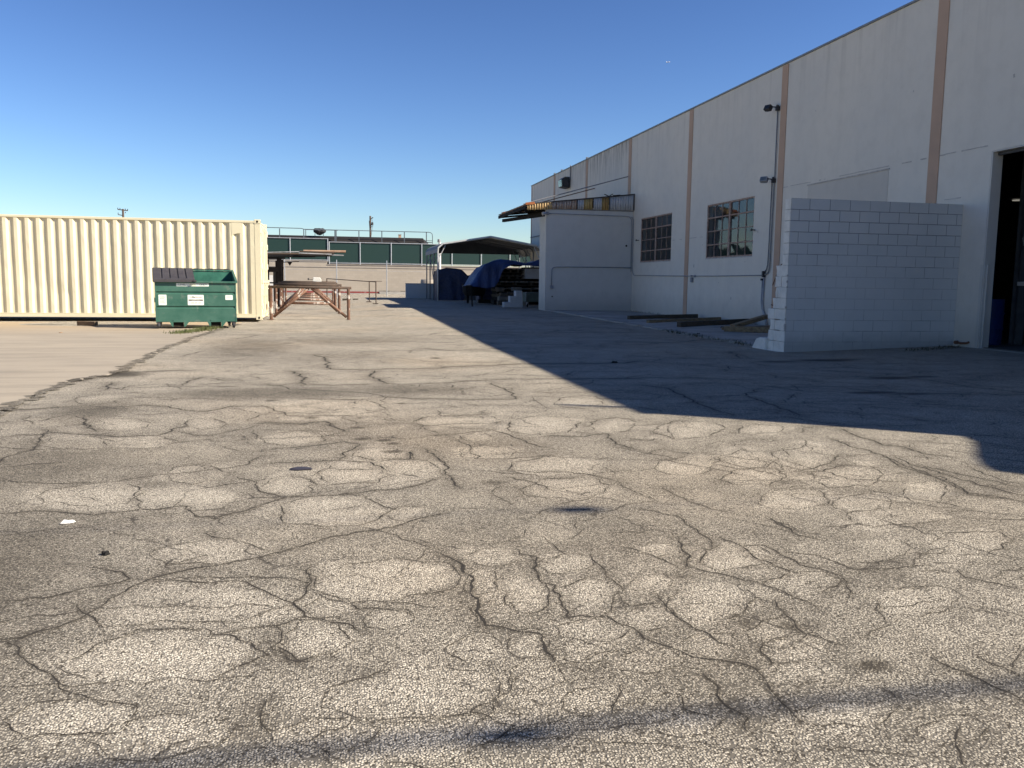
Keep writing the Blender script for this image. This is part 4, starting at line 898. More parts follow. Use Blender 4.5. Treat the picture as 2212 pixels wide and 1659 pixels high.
# lid
M=MB(); nx_=60
def lid(u,v):
    x=-.03+u*.92; y=Dp+.03-v*(Dp+.08); z=1.465-.30*v
    q=(u*5)%1; rib=-.028 if (q<.12 or q>.97) and .04<u<.97 and v>.04 and v<.86 else 0
    z+=rib+ .02*math.sin(math.pi*v)
    return (x,y,z)
vv=[lid(i/nx_,j/16) for j in range(17) for i in range(nx_+1)]
M.add(vv,[(j*(nx_+1)+i,j*(nx_+1)+i+1,(j+1)*(nx_+1)+i+1,(j+1)*(nx_+1)+i) for j in range(16) for i in range(nx_)])
M.box(-.035,.895,-.075,-.045,1.115,1.175); M.prism([(Dp+.03,1.462),(-.045,1.160),(-.045,1.115),(Dp+.03,1.42)],'x',.88,.905); M.prism([(Dp+.03,1.462),(-.045,1.160),(-.045,1.115),(Dp+.03,1.42)],'x',-.045,-.03)
M.box(.87,.94,-.1,-.03,1.13,1.165)
M.build('lid',BPL,DT)
# fork pockets / skids
for x in (.36,1.22):
    M=MB()
    s=-1 if x<1 else 1
    M.prism([(x-.06,.17),(x+.0,.04),(x+.03,.04),(x+.03,.17)],'y',-.03,.02) ; M.prism([(x+.27,.17),(x+.27,.04),(x+.30,.04),(x+.40,.17)],'y',-.03,.02)
    M.box(x+.032,x+.268,-.03,.02,.15,.2); M.build('fork_pocket',GREEN,DT)
    M=MB(); M.box(x+.033,x+.267,.03,1.0,.05,.145); M.build('pocket_channel',HOLE,DT)
RUB=mat('caster_rubber',(.03,.03,.033),(.06,.06,.065),rough=.6,bmp=0)
for x,y in ((.06,.035),(Wd-.07,.05),(.10,Dp-.12),(Wd-.10,Dp-.12)):
    M=MB(); M.tube([(x-.028,y,.075),(x+.028,y,.075)],.075,18); Cx=M.build('caster_wheel',RUB,DT,bev=.01)
    M=MB(); M.tube([(x-.031,y,.075),(x+.031,y,.075)],.035,12); M.build('hub',GALV,Cx)
    M=MB(); M.box(x-.045,x-.032,y-.03,y+.05,.06,.155); M.box(x+.032,x+.045,y-.03,y+.05,.06,.155); M.box(x-.05,x+.05,y-.05,y+.05,.135,.152); M.build('fork',DARKM,Cx)
def sticker(x0,x1,z0,z1,m=STK):
    M=MB(); y=-.0045; r=.012; pl=[]
    for cx,cz,a0 in ((x1-r,z1-r,0),(x0+r,z1-r,90),(x0+r,z0+r,180),(x1-r,z0+r,270)):
        for a in (0,45,90): pl.append((cx+r*math.cos(R(a0+a)),cz+r*math.sin(R(a0+a))))
    M.prism(pl,'y',y,0.0002); return M.build('sticker',m,DT)
s=sticker(.48,1.225,1.015,1.09); text('LEVEL',.062,(.615,-.0055,1.053),INK,s,sx=1.05); text('FULL',.062,(.855,-.0055,1.053),INKO,s,sx=1.05); text('ONLY',.062,(1.09,-.0055,1.053),INK,s,sx=1.05)
s=sticker(.73,1.10,.56,.81)
text('CalMet Services',.044,(.915,-.0055,.755),INKR,s); text('Met',.046,(.872,-.0062,.755),INK,s,bold=.0006)
M=MB(); M.box(.75,1.08,-.0055,-.0045,.664,.698); M.build('dark_bar',INKB,s); text('DISPOSAL',.026,(.915,-.0062,.681),STK,s,sx=1.6)
text('(562) 259-1239',.036,(.915,-.0055,.615),INKR,s)
s=sticker(.075,.255,.56,.81)
M=MB()
for i,z in enumerate((.775,.755,.735,.715,.70,.665,.645,.625,.605)):
    M.box(.10,.10+(.13 if i%3 else .10),-.0053,-.0045,z,z+.005)
M.build('print',INK,s)
s=sticker(1.60,1.775,.69,.81); M=MB()
for z in (.775,.755,.735): M.box(1.63,1.745,-.0053,-.0045,z,z+.004)
M.build('print',INK,s)

# =============================================================== SMALL THINGS ON THE GROUND
M=MB(); Mx=Matrix.Translation((-6.1,23.2,.0))@Matrix.Rotation(R(-24),4,'Z'); M.box(-.26,.26,-.06,.06,.015,.12,Mx,jit=.004)
tag(M.build('wood_block',mat('brown_wood',(.22,.14,.075),(.13,.085,.05),rough=.9,scale=6,fine=40,bmp=.4),bev=.008),'short brown wood block on the concrete before the container','wood block')
def scrap(name,x,y,a,b,m,lbl,cat,rz=0,h=.012,n=9):
    M=MB(); vs=[];k=n
    for i in range(k):
        t=2*math.pi*i/k; r=random.uniform(.65,1.1); vs.append((x+a*r*math.cos(t)*math.cos(rz)-b*r*math.sin(t)*math.sin(rz),y+a*r*math.cos(t)*math.sin(rz)+b*r*math.sin(t)*math.cos(rz)))
    z=g1(x,y)+.004
    top=[(p[0]*.7+x*.3+random.uniform(-.01,.01)*a*8,p[1]*.7+y*.3,z+h*random.uniform(.5,1.2)) for p in vs]
    V_=[(p[0],p[1],z) for p in vs]+top+[(x,y,z+h*.9)]
    M.add(V_,[(i,(i+1)%k,k+(i+1)%k,k+i) for i in range(k)]+[(k+i,k+(i+1)%k,2*k) for i in range(k)]); o=M.build(name,m); tag(o,lbl,cat); return o
PAPER=mat('paper_white',(.78,.75,.70),(.65,.62,.58),rough=.8,scale=20,bmp=.2)
scrap('paper_scrap',-1.32,4.52,.04,.024,PAPER,'white crumpled paper scrap on the asphalt at left','paper scrap',.3)
scrap('stone',-1.01,3.96,.018,.018,BLACK,'tiny dark pebble below the white paper scrap','pebble',0,.015)
scrap('tar_lump',-.23,5.62,.085,.055,mat('dark_patch',(.05,.045,.055),rough=.6,bmp=.2),'flat dark tar blob on the pale asphalt at left centre','tar blob',.1,.006)
scrap('rubble_stone',8.35,18.9,.07,.04,BLACK,'small dark lump on the slab edge','rubble',.2,.05)
scrap('rubble_stone',4.2,12.6,.06,.05,BLACK,'small dark lump on the shaded asphalt','rubble',.2,.03)
scrap('leaf',-3.6,9.9,.04,.03,mat('dry_leaf',(.4,.2,.1),rough=.8,bmp=0),'orange dry leaf beside the asphalt joint','leaf',.2,.02)
scrap('leaf',-5.85,20.2,.05,.04,mat('dry_leaf2',(.35,.22,.12),rough=.8,bmp=0),'brown leaf below the wood block','leaf',.2,.02)
GRASS=mat('grass_blade',(.06,.085,.022),(.12,.12,.045),rough=.8,scale=4,bmp=0)
def tufts(name,pts,lbl,per,hgt,spread,m=GRASS):
    M=MB()
    for x,y,s in pts:
        for _ in range(int(per*s)):
            px=x+random.gauss(0,spread); py=y+random.gauss(0,spread); h=hgt*random.uniform(.4,1.2); a=random.uniform(0,6.3); w_=.006+.003*h*10*.3; lx=random.gauss(0,.45)*h; ly=random.gauss(0,.45)*h; z=g1(px,py)+.012
            dx,dy=math.cos(a)*w_,math.sin(a)*w_
            M.add([(px-dx,py-dy,z),(px+dx,py+dy,z),(px+dx*.6+lx*.5,py+dy*.6+ly*.5,z+h*.6),(px-dx*.6+lx*.5,py-dy*.6+ly*.5,z+h*.6),(px+lx,py+ly,z+h)],[(0,1,2,3),(3,2,4)])
    o=M.build(name,m,fixn=False); tag(o,lbl,'weeds',kind='stuff')
tufts('grass',[(-3.35,20.2,.8),(-3.25,20.6,1.1),(-3.1,21.1,1.2),(-3.05,21.6,1.2),(-3.0,22.1,1.0),(-3.4,19.95,.5)],'low patch of dry green grass below the dumpster',150,.07,.13)
tufts('grass',[(8.12+random.gauss(0,.05),y,random.uniform(.2,1)) for y in np.arange(15.8,20.6,.22)]+[(8.15,22.2,.6),(8.1,23.4,.4)],'dark weeds growing along the edge of the wall slab',30,.07,.07,mat('dark_weeds',(.05,.06,.03),(.08,.07,.045),rough=.9,bmp=0))
tufts('grass',[(11.5,y,random.uniform(.1,.8)) for y in np.arange(22,32.8,.35)],'small weeds at the foot of the warehouse wall',10,.08,.05,bpy.data.materials['dark_weeds'])
tufts('grass',[(10.2+i*.12,13.7+i*.03,.5) for i in range(9)]+[(11.2,14.0,1.5)],'weeds and dirt in the corner of block wall and doorway',30,.05,.1,bpy.data.materials['dark_weeds'])

# =============================================================== PIPE RACKS
RP=mat('rust_flaked_pipe',(.22,.12,.08),(.12,.068,.047),rough=.9,scale=3.2,fine=60,bmp=.3,spots=.56,spotc=(.50,.45,.39),spotscale=5)
DP=mat('dark_rusty_pipe',(.065,.052,.043),(.11,.075,.055),rough=.9,scale=3,fine=60,bmp=.2)
def rack(Y_,cx,lbl,hw=1.14,topm=DP,thick=.042,ht=1.0,brace=True):
    T=thing('pipe_rack',(cx,Y_,0),lbl,'pipe rack','rusty pipe racks beside the container',local=True)
    z0=.012
    M=MB(); M.tube([(-hw-.08,0,ht),(hw+.09,0,ht-.01)],thick,10); M.build('top_rail',topm,T,smooth=True)
    for s in (-1,1):
        M=MB(); M.tube([(s*hw,0,z0),(s*hw,0,ht-.03)],.048,10); M.box(s*hw-.07,s*hw+.07,-.07,.07,z0,z0+.015); M.build('leg',RP,T,smooth=False)
        M=MB(); M.tube([(s*(hw-.06),.02,.1),(s*.04,.02,ht-.03)],.042,8); M.build('brace',RP,T,smooth=True)
    M=MB(); M.tube([(-hw*.53,.03,.52),(hw*.53,.03,.51)],.04,8); M.build('cross_bar',RP,T,smooth=True)
    return T
rack(26.8,-.76,'nearest rusty pipe rack, its right leg standing closest to the camera')
rack(31.7,-.98,'second rusty pipe rack from the front with a thick dark top rail',1.1,DP,.05,1.05)
rack(36.6,-1.12,'third rusty pipe rack from the front',1.1,DP,.032,1.10)
rack(41.6,-1.25,'fourth rusty pipe rack, under the white plastic box',1.2,DP,.035,1.12)
rack(46.5,-1.35,'farthest rusty pipe rack, next to the low handrail',1.2,DP,.035,1.13)
# thick beam lying over the second and third racks
def pipe(a,b,r,m,lbl,gr=None,n=10):
    M=MB(); M.tube([a,b],r,n); o=M.build('pipe',m,smooth=False); tag(o,lbl,'pipe',gr)
RB=mat('rack_black',(.006,.005,.005),(.012,.010,.009),rough=1,bmp=0,spec=.05)
# storage rack with stacked pipes
T=thing('cantilever_rack',(-2.6,40,0),'black steel storage rack half hidden behind the container end','storage rack')
for x,y in ((-2.45,40),(-2.5,42.2)):
    M=MB(); M.box(x-.11,x+.09,y-.1,y+.1,.01,2.14); M.box(x-.16,x+.14,y-.35,y+.35,.01,.05); M.build('post',RB,T)
for x,y in ((-2.95,40),(-2.72,42.2)):
    M=MB(); M.box(x-.05,x+.05,y-.05,y+.05,.01,2.1); M.build('post',RB,T)
M=MB(); M.beam((-4.6,40,2.12),(-2.2,40,2.16),.2,.07); M.beam((-4.6,42.2,1.75),(-2.4,42.2,1.75),.1,.10); M.beam((-4.6,40,1.62),(-2.5,40,1.66),.3,.22); M.beam((-4.5,41,1.08),(-2.4,41,1.06),.8,.06); M.beam((-2.3,40,1.98),(-1.6,40,2.03),.03,.03); M.prism([(-2.12,2.02),(-1.88,2.02),(-2.0,1.83)],'y',39.98,40.05); M.build('shelf',RB,T)
gr='long pipes stacked on the storage rack'
GRYP=mat('grey_steel_pipe',(.42,.42,.43),(.25,.24,.23),rough=.6,scale=4,bmp=.1)
WDP=mat('pale_brown_timber',(.42,.29,.19),(.33,.2,.13),rough=.8,scale=4,bmp=.2)
for i,(a,b,r,m,l) in enumerate((((-4.8,40.0,2.17),(-.15,40.1,2.33),.05,BLACK,'black pipe at the bottom of the rack stack, pointing right'),
 ((-4.8,40.25,2.30),(-.05,40.3,2.42),.045,DP,'dark rusty pipe in the middle of the stack'),
 ((-4.7,39.95,2.33),(-1.45,39.95,2.47),.022,GRYP,'thin grey pipe along the upper left of the stack'),
 ((-1.6,39.9,2.40),(-.15,39.9,2.37),.028,GRYP,'short grey pipe at the front of the stack'),
 ((-1.55,39.9,2.48),(.0,39.9,2.45),.03,DP,'brownish pipe lying on the short grey one'),
 ((-.3,39.95,2.345),(.38,39.95,2.335),.025,GRYP,'thin pale tube sticking out below at the right end'),
 ((-1.4,40.1,2.50),(.47,40.1,2.51),.058,WDP,'pale brown pole reaching farthest right on the rack'),
 ((-4.7,40.5,2.22),(-.9,40.6,2.30),.06,BLACK,'black pipe at the back of the stack'))):
    M=MB(); M.tube([a,b],r,10); o=M.build('pipe',m); tag(o,l,'pipe',gr)
# white sunlit things seen through the black rack
T=thing('cabinet',(-3.1,50,0),'pale boxes glimpsed between the black rack posts','cabinet')
M=MB(); M.box(-3.9,-3.42,50,50.6,.01,1.45); M.build('side',WHITEP,T); M=MB(); M.box(-3.41,-2.9,50,50.6,.01,1.9); M.build('door_panel',BLACK,T)
# thing on the fourth rack
WPL=mat('white_plastic',(.80,.78,.70),(.70,.68,.6),rough=.5,scale=6)
T=thing('plastic_bin',(-.8,38,1.14),'white plastic box with a rod lying on the far pipe rack','plastic box')
M=MB(); M.prism([(-.96,1.16),(-.93,1.33),(-.66,1.33),(-.60,1.24),(-.60,1.14),(-.75,1.135)],'y',37.9,38.2); M.build('body',WPL,T,bev=.012)
M=MB(); M.beam((-1.15,38,1.22),(-.95,38,1.24),.02,.02); M.box(-1.17,-1.11,37.98,38.03,1.21,1.29); M.build('handle',DARKM,T)
M=MB(); M.beam((-1.25,37.9,1.135),(-.35,37.9,1.135),.25,.022); tag(M.build('plank',DP),'dark plank laid across the racks under the white box','plank')
SECT=True
# low handrail
T=thing('handrail',(2.0,48,0),'thin low rail on two posts with foot plates, right of the racks','rail stand')
M=MB(); M.tube([(-.49,49,1.30),(2.06,46,1.155)],.022,8); M.tube([(1.5,49,1.18),(2.55,49,1.19)],.015,8); M.build('rail',DP,T)
for x,y,h in ((2.07,45.8,1.17),(1.87,49.6,1.17),(-.47,49,1.29)):
    M=MB(); M.tube([(x,y,.02),(x,y,h)],.03,8); M.box(x-.17,x+.12,y-.15,y+.15,.012,.05); M.build('post',DP,T)
SECT=False
for x,y,l,lb in ((.62,51.9,.24,'left of the two dark wood blocks on the ground beyond the racks'),(1.15,52,.16,'right shorter dark wood block on the ground beyond the racks')):
    M=MB(); M.box(x-l,x+l,y-.07,y+.07,.03,.15); tag(M.build('wood_block',WD),lb,'wood block','dark blocks beyond the racks')
# =============================================================== FAR WALL, FENCE
def cmu(name,c1,c2):
    m,nt,b=newmat(name); gp=N(nt,'ShaderNodeNewGeometry').outputs['Position']; sx=N(nt,'ShaderNodeSeparateXYZ'); L(nt,gp,sx.inputs[0])
    cb=N(nt,'ShaderNodeCombineXYZ'); L(nt,sx.outputs[0],cb.inputs[0]); L(nt,sx.outputs[2],cb.inputs[1])
    br=N(nt,'ShaderNodeTexBrick'); br.inputs['Scale'].default_value=1; br.inputs['Brick Width'].default_value=.41; br.inputs['Row Height'].default_value=.203; br.inputs['Mortar Size'].default_value=.005
    L(nt,cb.outputs[0],br.inputs['Vector']); br.inputs['Color1'].default_value=c1+(1,); br.inputs['Color2'].default_value=c2+(1,); br.inputs['Mortar'].default_value=tuple(x*.88 for x in c2)+(1,)
    n=noise(nt,gp,.6,5,.6); c=mix(nt,math_(nt,'MULTIPLY',ramp(nt,n,[(.4,0.),(.7,1.)]),.3),br.outputs['Color'],tuple(x*.75 for x in c1))
    L(nt,c,b.inputs['Base Color']); b.inputs['Roughness'].default_value=.95; b.inputs['Specular IOR Level'].default_value=.15; bump(nt,b,noise(nt,gp,20,4,.6),.3,.01); return m
BEI=cmu('beige_block',(.42,.365,.295),(.385,.335,.272)); CAPB=mat('wall_cap',(.34,.30,.26),(.4,.36,.31),rough=.95,scale=3)
T=thing('boundary_wall',(5,75,0),'long beige block boundary wall under the green slatted fence','block wall')
M=MB(); M.box(-40,-.68,75,75.2,.36,2.78); M.box(-.68,40,75,75.2,.36,2.52); M.build('wall_body',BEI,T)
M=MB(); M.box(-40,40,74.965,75,2.30,2.345); M.box(-40,-.66,74.95,75.24,2.78,2.84) ; M.box(-.66,40,74.95,75.24,2.52,2.57); M.build('cap_course',CAPB,T)
RED=mat('red_curb_paint',(.20,.03,.028),(.15,.035,.03),rough=.8,scale=2,spots=.6,spotc=(.3,.22,.2),spotscale=4)
T=thing('kerb',(5,74,0),'red painted kerb along the foot of the far beige wall','kerb')
M=MB(); M.box(-40,3.6,73.9,74.96,.3,.355); M.build('kerb_top',CAPB,T)
M=MB(); M.prism([(73.9,.30),(73.87,.30),(73.8,.17),(73.9,.16)],'x',-40,3.6); M.build('red_face',RED,T)
M=MB(); M.prism([(73.8,.16),(74.9,.16),(74.9,-.02),(72.2,-.02),(72.2,.02)],'x',-40,3.6); M.prism([(73.8,.31),(74.9,.31),(74.9,-.02),(72.2,-.02),(72.2,.02)],'x',3.61,40); M.build('asphalt_berm',mat('berm',(.2,.185,.165),(.27,.25,.22),rough=.95,scale=3),T)
SLT,nt,b=newmat('green_slats'); gp=N(nt,'ShaderNodeNewGeometry').outputs['Position']; wv=N(nt,'ShaderNodeTexWave',wave_type='BANDS',bands_direction='X'); wv.inputs['Scale'].default_value=8; L(nt,gp,wv.inputs['Vector'])
c=mix(nt,math_(nt,'MULTIPLY',wv.outputs['Fac'],.5),(.006,.036,.028),(.004,.021,.018)); c=mix(nt,math_(nt,'MULTIPLY',ramp(nt,noise(nt,gp,.25,3,.6),[(.4,0.),(.6,1.)]),.35),c,(.005,.032,.030)); L(nt,c,b.inputs['Base Color']); b.inputs['Roughness'].default_value=.6
T=thing('slatted_fence',(5,75,2.6),'green slatted chain-link fence topping the beige boundary wall, stepped once','fence')
def fsec(xs_,z0,z1):
    for a,bb in zip(xs_[:-1],xs_[1:]):
        M=MB(); M.box(a+.05,bb-.05,75.09,75.12,z0+.05,z1-.04); M.build('slat_panel',SLT,T)
    for x in xs_:
        M=MB(); M.tube([(x,75.05,z0-.12),(x,75.05,z1+.04)],.042,8); M.build('post',GALV,T)
    for z in (z0,z1):
        M=MB(); M.tube([(xs_[0],75.05,z),(xs_[-1],75.05,z)],.032,8); M.build('rail',GALV,T)
fsec([-22.2,-19.1,-16,-12.9,-9.85,-6.8,-3.71,-.62],2.90,4.68)
fsec([-.5,2.07,4.7,7.32,9.96,12.55,15.11,17.7,20.3,22.9],2.66,4.42)
# bare chain-link fence in front
T=thing('chain_link_fence',(0,61,0),'bare thin fence posts with wires in front of the beige wall','fence')
for x in (-6.8,-3.4,.08,3.51):
    M=MB(); M.tube([(x,61,0.01),(x,61,2.62)],.03,8); M.build('post',GALV,T)
M=MB()
for z in (.3,1.9,2.45): M.tube([(-10,61,z),(3.51,61,z),(6.4,62.4,z)],.006,4)
M.build('wire',GALV,T)
# =============================================================== TANK CAR, POLES
TK=mat('dark_tank_paint',(.022,.019,.017),(.015,.013,.012),rough=.65,scale=.8,fine=8)
T=thing('tank_car',(0,90,0),'long dark tank with a walkway railing rising behind the green fence','tank')
M=MB(); M.tube([(-16,90.5,4.15),(8.6,90.5,4.15),(8.95,90.5,4.15)],1.52,40); 
M.tube([(8.95,90.5,4.15),(9.25,90.5,4.15),(9.45,90.5,4.15),(9.55,90.5,4.15)],1.46,40,r2=.9); M.build('tank_body',TK,T,smooth=False)
M=MB(); M.box(-16,9,89.6,91.4,2.2,2.7); M.build('frame_sill',BLACK,T)
for cx in (-13,6):
    for dx in (-.9,.9):
        M=MB(); M.tube([(cx+dx,89.7,.45),(cx+dx,89.85,.45)],.45,20); M.build('wheel',BLACK,T)
M=MB(); M.box(-4,-2,90,91,.5,2.2); M.box(-14.5,-11.5,89.9,91,.5,2.2); M.box(4.5,7.5,89.9,91,.5,2.2); M.build('bogie',BLACK,T)
RL=mat('dark_rail_paint',(.10,.12,.14),(.07,.08,.09),rough=.6)
for x,r,zb in ((-12.4,.045,5.3),(-10.1,.045,5.3),(-7.7,.045,5.3),(-5.38,.045,5.3),(-3.05,.045,5.3),(-2.86,.035,5.6),(.0,.065,5.1),(.12,.04,5.1),(2.36,.045,5.1),(4.65,.045,5.1),(6.92,.045,5.1),(9.17,.045,5.0)):
    M=MB(); M.beam((x,89.1,zb),(x,89.1,6.24),r*2,.05); M.build('railing_post',RL,T)
M=MB(); M.tube([(-16,89.1,6.34),(-3.3,89.1,6.30),(-3.0,89.1,6.22),(9.4,89.1,6.22),(9.62,89.1,6.18),(9.76,89.1,6.05),(9.8,89.1,5.8),(9.8,89.1,5.0)],.035,8); M.tube([(9.17,89.1,5.38),(9.8,89.1,5.36)],.03,6);M.tube([(9.17,89.1,5.2),(9.8,89.1,5.18)],.05,6); M.build('handrail',RL,T)
M=MB(); M.box(-2.9,.3,89.07,89.13,6.16,6.2); M.build('walkway_edge',RL,T)
# wrapped dark hatch
bm=bmesh.new(); bmesh.ops.create_icosphere(bm,subdivisions=4,radius=1)
from mathutils import noise as mn
M=MB(); vv=[]
for v in bm.verts:
    p=v.co; n=mn.noise(p*2.3)*.16+mn.noise(p*7)*.06; q=p*(1+n); z=q.z; z=min(z,.62+.1*mn.noise(p*5)); s=1.0 if z>-.2 else 1.0-(-.2-z)*.45
    vv.append((-1.52+q.x*.6*s,89.9+q.y*.5*s,6.12+z*.42))
M.add(vv,[tuple(v.index for v in f.verts) for f in bm.faces]); bm.free()
M.build('wrapped_hatch',mat('dark_wrap',(.05,.048,.055),(.03,.03,.033),rough=.9,scale=6,bmp=.5,fine=12,bd=.05),T)
M=MB(); M.tube([(-1.98,89.9,5.5),(-1.98,89.9,5.9)],.03,6); M.tube([(-1.15,89.9,5.5),(-1.15,89.9,5.9)],.03,6); M.build('hatch_leg',RL,T)
PW=mat('pole_wood',(.10,.07,.05),(.07,.05,.04),rough=.95,scale=3,stretch=(6,6,1))
T=thing('utility_pole',(4.72,120,0),'slim utility pole without crossarm standing behind the dark tank','utility pole')
M=MB(); M.tube([(4.72,120,0),(4.72,120,9.95)],.16,10,r2=.12); M.build('pole',PW,T,smooth=True)
M=MB(); M.tube([(4.95,119.9,8.7),(5.0,119.9,9.1)],.12,8); M.tube([(4.85,119.9,9.6),(5.1,119.9,9.75)],.07,6); M.tube([(4.72,119.8,8.3),(4.98,119.8,8.6)],.04,6);M.tube([(4.6,119.8,8.4),(4.55,119.8,9.3)],.03,6); M.build('fitting',DARKM,T)
M=MB(); M.tube([(4.9,119.85,9.6),(5.12,119.85,8.9),(4.95,119.85,8.2),(4.82,119.85,7.2)],.02,5); M.build('hanging_cable',DARKM,T)
T=thing('utility_pole',(-33.36,150,0),'distant utility pole top with crossarms showing above the container','utility pole')
M=MB(); M.tube([(-33.36,150,0),(-33.36,150,12.15)],.2,10,r2=.16); M.build('pole',PW,T,smooth=True)
M=MB(); M.beam((-34.15,150,12.05),(-32.62,150,11.9),.14,.14); M.beam((-34.15,150,11.25),(-33.4,150,11.12),.12,.12); M.build('crossarm',PW,T)
M=MB()
for x,z in ((-34.12,12.12),(-33.8,12.1),(-33.0,12.02),(-32.65,11.98),(-34.1,11.35),(-33.0,11.5)): M.tube([(x,150,z),(x,150,z+.2)],.06,6)
M.build('insulator',DARKM,T)
T=thing('rooftop_vent',(7.9,68,0),'white vent pipe with a dark cap behind the left end of the carport','vent')
M=MB(); M.tube([(8.05,68,1),(8.05,68,4.22),(8.02,68,4.36)],.10,10); M.build('pipe',WHITEP,T)
M=MB(); M.tube([(8.0,68,4.30),(7.98,68,4.52)],.14,10,r2=.10); M.build('cap',PIPED,T)
T=thing('chimney_block',(6.9,95,0),'small orange-lit box standing on top behind the tank railing','chimney')
M=MB(); M.box(6.76,7.04,95,95.3,0,6.2); M.build('shaft',mat('terracotta',(.55,.36,.24),rough=.9),T)
M=MB(); M.box(6.72,7.08,94.96,95.34,6.2,6.25); M.build('rim',CAPB,T)

# =============================================================== CARPORT
SECT=True
STL=mat('carport_steel',(.22,.235,.26),(.18,.19,.21),rough=.6,metal=.2,scale=3,bmp=.05); STLU=mat('carport_sheet',(.10,.105,.115),(.08,.085,.09),rough=.55,metal=.3,scale=3,bmp=.05); TRM=mat('carport_trim',(.62,.62,.60),(.52,.52,.52),rough=.5,metal=.2,scale=4,bmp=.03)
CA=thing('carport',(9.72,54.7,0),'grey steel carport with peaked roof sheltering blue tarpaulins at the yard end','carport')
hx=3.36; cx=9.72; ya,yb=54.7,61.6
def fr(o=0,s=-1):
    return [(cx+s*(hx),.0),(cx+s*hx,3.05),(cx+s*(hx-.02),3.28),(cx+s*(hx-.12),3.45),(cx+s*(hx-.32),3.56),(cx,4.07)]
M=MB()
for y in (ya+.05,):
    for s in (-1,1): M.tube([(p[0],y,p[1]) for p in fr(0,s)],.045,8)
M.build('front_frame',TRM,CA,smooth=True)
for y in (57,59.3,61.5):
    M=MB()
    for s in (-1,1): M.tube([(p[0],y,p[1]-.02) for p in fr(0,s)],.04,6)
    M.build('rear_frame',STL,CA,smooth=True)
M=MB()
for s in (-1,1): M.tube([(cx+s*hx,ya+.05,2.55),(cx+s*(hx-.48),ya+.05,3.52)],.03,6)
M.build('knee_brace',TRM,CA)
M=MB()
for s in (-1,1):
    for y in (57,59.3,61.5): M.tube([(cx+s*hx,y,2.4),(cx+s*(hx-.5),y,3.5)],.025,6)
    M.tube([(cx+s*hx,57,1.2),(cx+s*hx,59.3,2.9)],.025,6)
M.build('rear_brace',STL,CA)
def roofsheet(s):
    M=MB(); pr=[(cx+s*(hx+.05),3.03),(cx+s*(hx+.05),3.27),(cx+s*(hx-.08),3.49),(cx+s*(hx-.32),3.62),(cx,4.13)]
    if s>0: pr=pr[::-1]
    # ribs running across
    P_=[]; n=len(pr)
    for i in range(n-1):
        k=10 if i in ((3,) if s<0 else (0,)) else 2
        for j in range(k): t=j/k; P_.append((pr[i][0]+(pr[i+1][0]-pr[i][0])*t,pr[i][1]+(pr[i+1][1]-pr[i][1])*t))
    P_.append(pr[-1]); m_=len(P_); ys=np.linspace(ya-.12,yb+.1,141); vv=[];ff=[]
    for j,y in enumerate(ys):
        r=.018*max(0,math.sin(y*2*math.pi/.23))
        for x,z in P_: vv.append((x-(-s)*0+s*r*.5,y,z+r))
    for j in range(140):
        for i in range(m_-1): ff.append((j*m_+i,j*m_+i+1,(j+1)*m_+i+1,(j+1)*m_+i))
    M.add(vv,ff); M.build('roof_sheet',STL,CA,smooth=False,solid=.01)
roofsheet(-1); roofsheet(1)
M=MB()
for s in (-1,1):
    M.beam((cx+s*(hx-.30),ya-.13,3.60),(cx,ya-.13,4.115),.02,.09); M.beam((cx+s*(hx+.0),ya-.13,3.32),(cx+s*(hx-.30),ya-.13,3.60),.02,.09); M.beam((cx+s*(hx+.04),ya-.13,3.03),(cx+s*(hx+.01),ya-.13,3.33),.02,.06)
M.build('front_trim',TRM,CA)
M=MB(); M.prism([(cx-hx,3.22),(cx+hx,3.22),(cx+hx,3.4),(cx+hx-.32,3.58),(cx,4.06),(cx-hx+.32,3.58),(cx-hx,3.4)],'y',yb,yb+.03); M.build('rear_gable',STLU,CA)
M=MB()
for k in range(7):
    y=ya+.7+k*.95; M.beam((cx-hx+.3,y,3.50),(cx,y,4.0),.03,.04);M.beam((cx+hx-.3,y,3.50),(cx,y,4.0),.03,.04)
M.build('purlin',STLU,CA)
